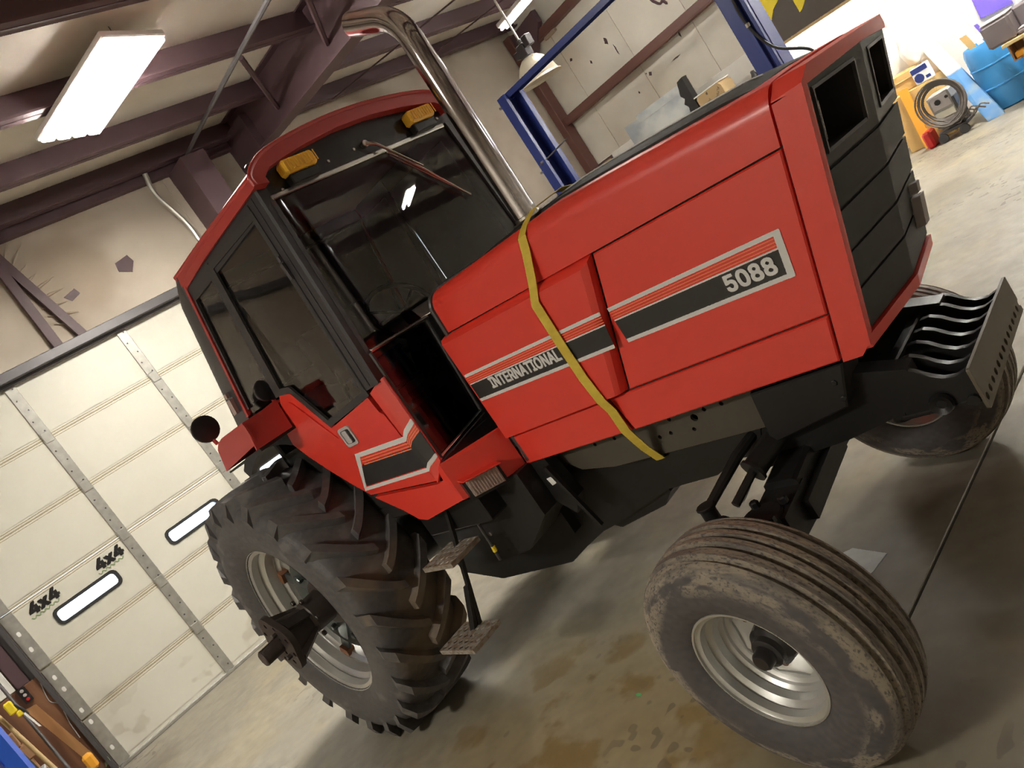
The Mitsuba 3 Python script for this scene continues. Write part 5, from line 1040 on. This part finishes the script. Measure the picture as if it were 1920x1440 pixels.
put('power_tool', cat(cbox((-7.74, -0.50, 1.13), (-7.68, -0.44, 1.24), 0.01), cbox((-7.74, -0.465, 1.08), (-7.69, -0.425, 1.13), 0.008)), 'm_yellow')
put('power_tool__grip', tube([(-7.70, -0.44, 1.19), (-7.70, -0.415, 1.13), (-7.70, -0.405, 1.06)], 0.012, 8), 'm_black')
put('scraper', tri(hull([(-7.66, -0.425, 1.09), (-7.66, -0.41, 1.09), (-7.64, -0.40, 0.93), (-7.64, -0.385, 0.92), (-7.67, -0.42, 1.08), (-7.65, -0.39, 0.925)])), 'm_white', label='thin white strip beside the yellow tool', category='strip')
note('storage_bin', 'bright blue plastic bin in the lower left corner with a white bottle', 'bin')
BQ = (-5.62, -0.98)
def openbox(x0, y0, z0, x1, y1, z1, t):
    return cat(cbox((x0, y0, z0), (x1, y1, z0 + t), 0.003), cbox((x0, y0, z0), (x0 + t, y1, z1), 0.003), cbox((x1 - t, y0, z0), (x1, y1, z1), 0.003), cbox((x0, y0, z0), (x1, y0 + t, z1), 0.003), cbox((x0, y1 - t, z0), (x1, y1, z1), 0.003), cbox((x0 - 0.015, y0 - 0.015, z1 - 0.03), (x1 + 0.015, y0 + t, z1), 0.004), cbox((x0 - 0.015, y1 - t, z1 - 0.03), (x1 + 0.015, y1 + 0.015, z1), 0.004), cbox((x1 - t, y0, z1 - 0.03), (x1 + 0.015, y1, z1), 0.004), cbox((x0 - 0.015, y0, z1 - 0.03), (x0 + t, y1, z1), 0.004))
fr = sbox(-1.05, 0.86, -0.485, 1.30).difference(rrect(-1.0, 1.06, -0.565, 1.23, 0.02)).difference(rrect(-1.0, 0.89, -0.565, 1.02, 0.02))
put('storage_bin', cat(ext(fr, -6.02, -6.0, 'yz'), cbox((-6.34, -1.05, 0.86), (-6.02, -1.035, 1.30), 0.003), cbox((-6.34, -0.50, 0.86), (-6.02, -0.485, 1.30), 0.003), cbox((-6.34, -1.05, 0.86), (-6.325, -0.485, 1.30), 0.003), cbox((-6.34, -1.05, 0.86), (-6.02, -0.485, 0.875), 0.003)), 'm_blue_bin')
note('cart', 'small metal cart under the blue bin', 'cart')
put('cart__shelf', cbox((-6.42, -1.12, 0.835), (-5.95, -0.44, 0.859), 0.005), 'm_cabinet')
put('cart__shelf', cbox((-6.42, -1.12, 0.25), (-5.95, -0.44, 0.27), 0.005), 'm_cabinet')
for x in (-6.40, -5.97):
    for y in (-1.10, -0.46): put('cart__leg', cbox((x - 0.015, y - 0.015, 0), (x + 0.015, y + 0.015, 0.835), 0.003), 'm_steel_dark')
put('bottle', lathe([(1e-5, 0), (0.055, 0), (0.058, 0.02), (0.058, 0.24), (0.025, 0.31), (0.025, 0.34), (1e-5, 0.34)], 20, 'z', (-6.12, -0.64, 0.877)), 'm_white', 40, label='white bottle standing in the bright blue bin', category='bottle')
put('clear_bottle', lathe([(1e-5, 0), (0.04, 0), (0.042, 0.16), (0.018, 0.22), (1e-5, 0.24)], 16, 'z', (-7.75, -0.72, 0.98)), 'm_grey_light', 40, label='grey bottle on the brown blocks', category='bottle')
put('dust_pan', cat(cbox((-7.72, -0.33, 0.36), (-7.60, -0.25, 0.50), 0.02), cbox((-7.72, -0.36, 0.0), (-7.66, -0.30, 0.40), 0.004)), 'm_orange', 30, label='orange tool head at the bottom edge below the plywood', category='tool')
put('note_tag', tri(hull([(XR + 0.08 + d, y, z) for d in (0, 0.002) for y, z in ((-0.26, 0.13), (-0.20, 0.16), (-0.20, 0.20), (-0.25, 0.17))])), 'm_palegreen', label='small pale green tag at the foot of the door track', category='tag')

# ------------------------------------------------------------------ small things on the floor
def blob(cx, cy, rx, ry, seed, h=0.0012, n=28):
    r_ = random.Random(seed)
    ph = [r_.uniform(0, 6.28) for _ in range(3)]
    return ext([(cx + rx * math.cos(a) * (1 + 0.18 * math.sin(3 * a + ph[0]) + 0.1 * math.sin(7 * a + ph[1])), cy + ry * math.sin(a) * (1 + 0.18 * math.sin(2 * a + ph[2]) + 0.1 * math.sin(6 * a + ph[0]))) for a in np.linspace(0, 2 * math.pi, n)[:-1]], 0.0002, h, 'xy')
put('paper_scrap', ext([(-2.23, 2.16), (-2.03, 2.10), (-1.86, 2.30), (-1.84, 2.42), (-2.02, 2.47), (-2.2, 2.32)], 0.0002, 0.002, 'xy'), 'm_water', label='pale grey flattened scrap of film on the floor between the front wheels', category='scrap')
put('leaf', ext([(-2.70, 1.530), (-2.685, 1.54), (-2.665, 1.536), (-2.66, 1.522), (-2.68, 1.518)], 0.0003, 0.002, 'xy'), 'm_green', label='tiny green chip on the floor left of the front wheel', category='chip')
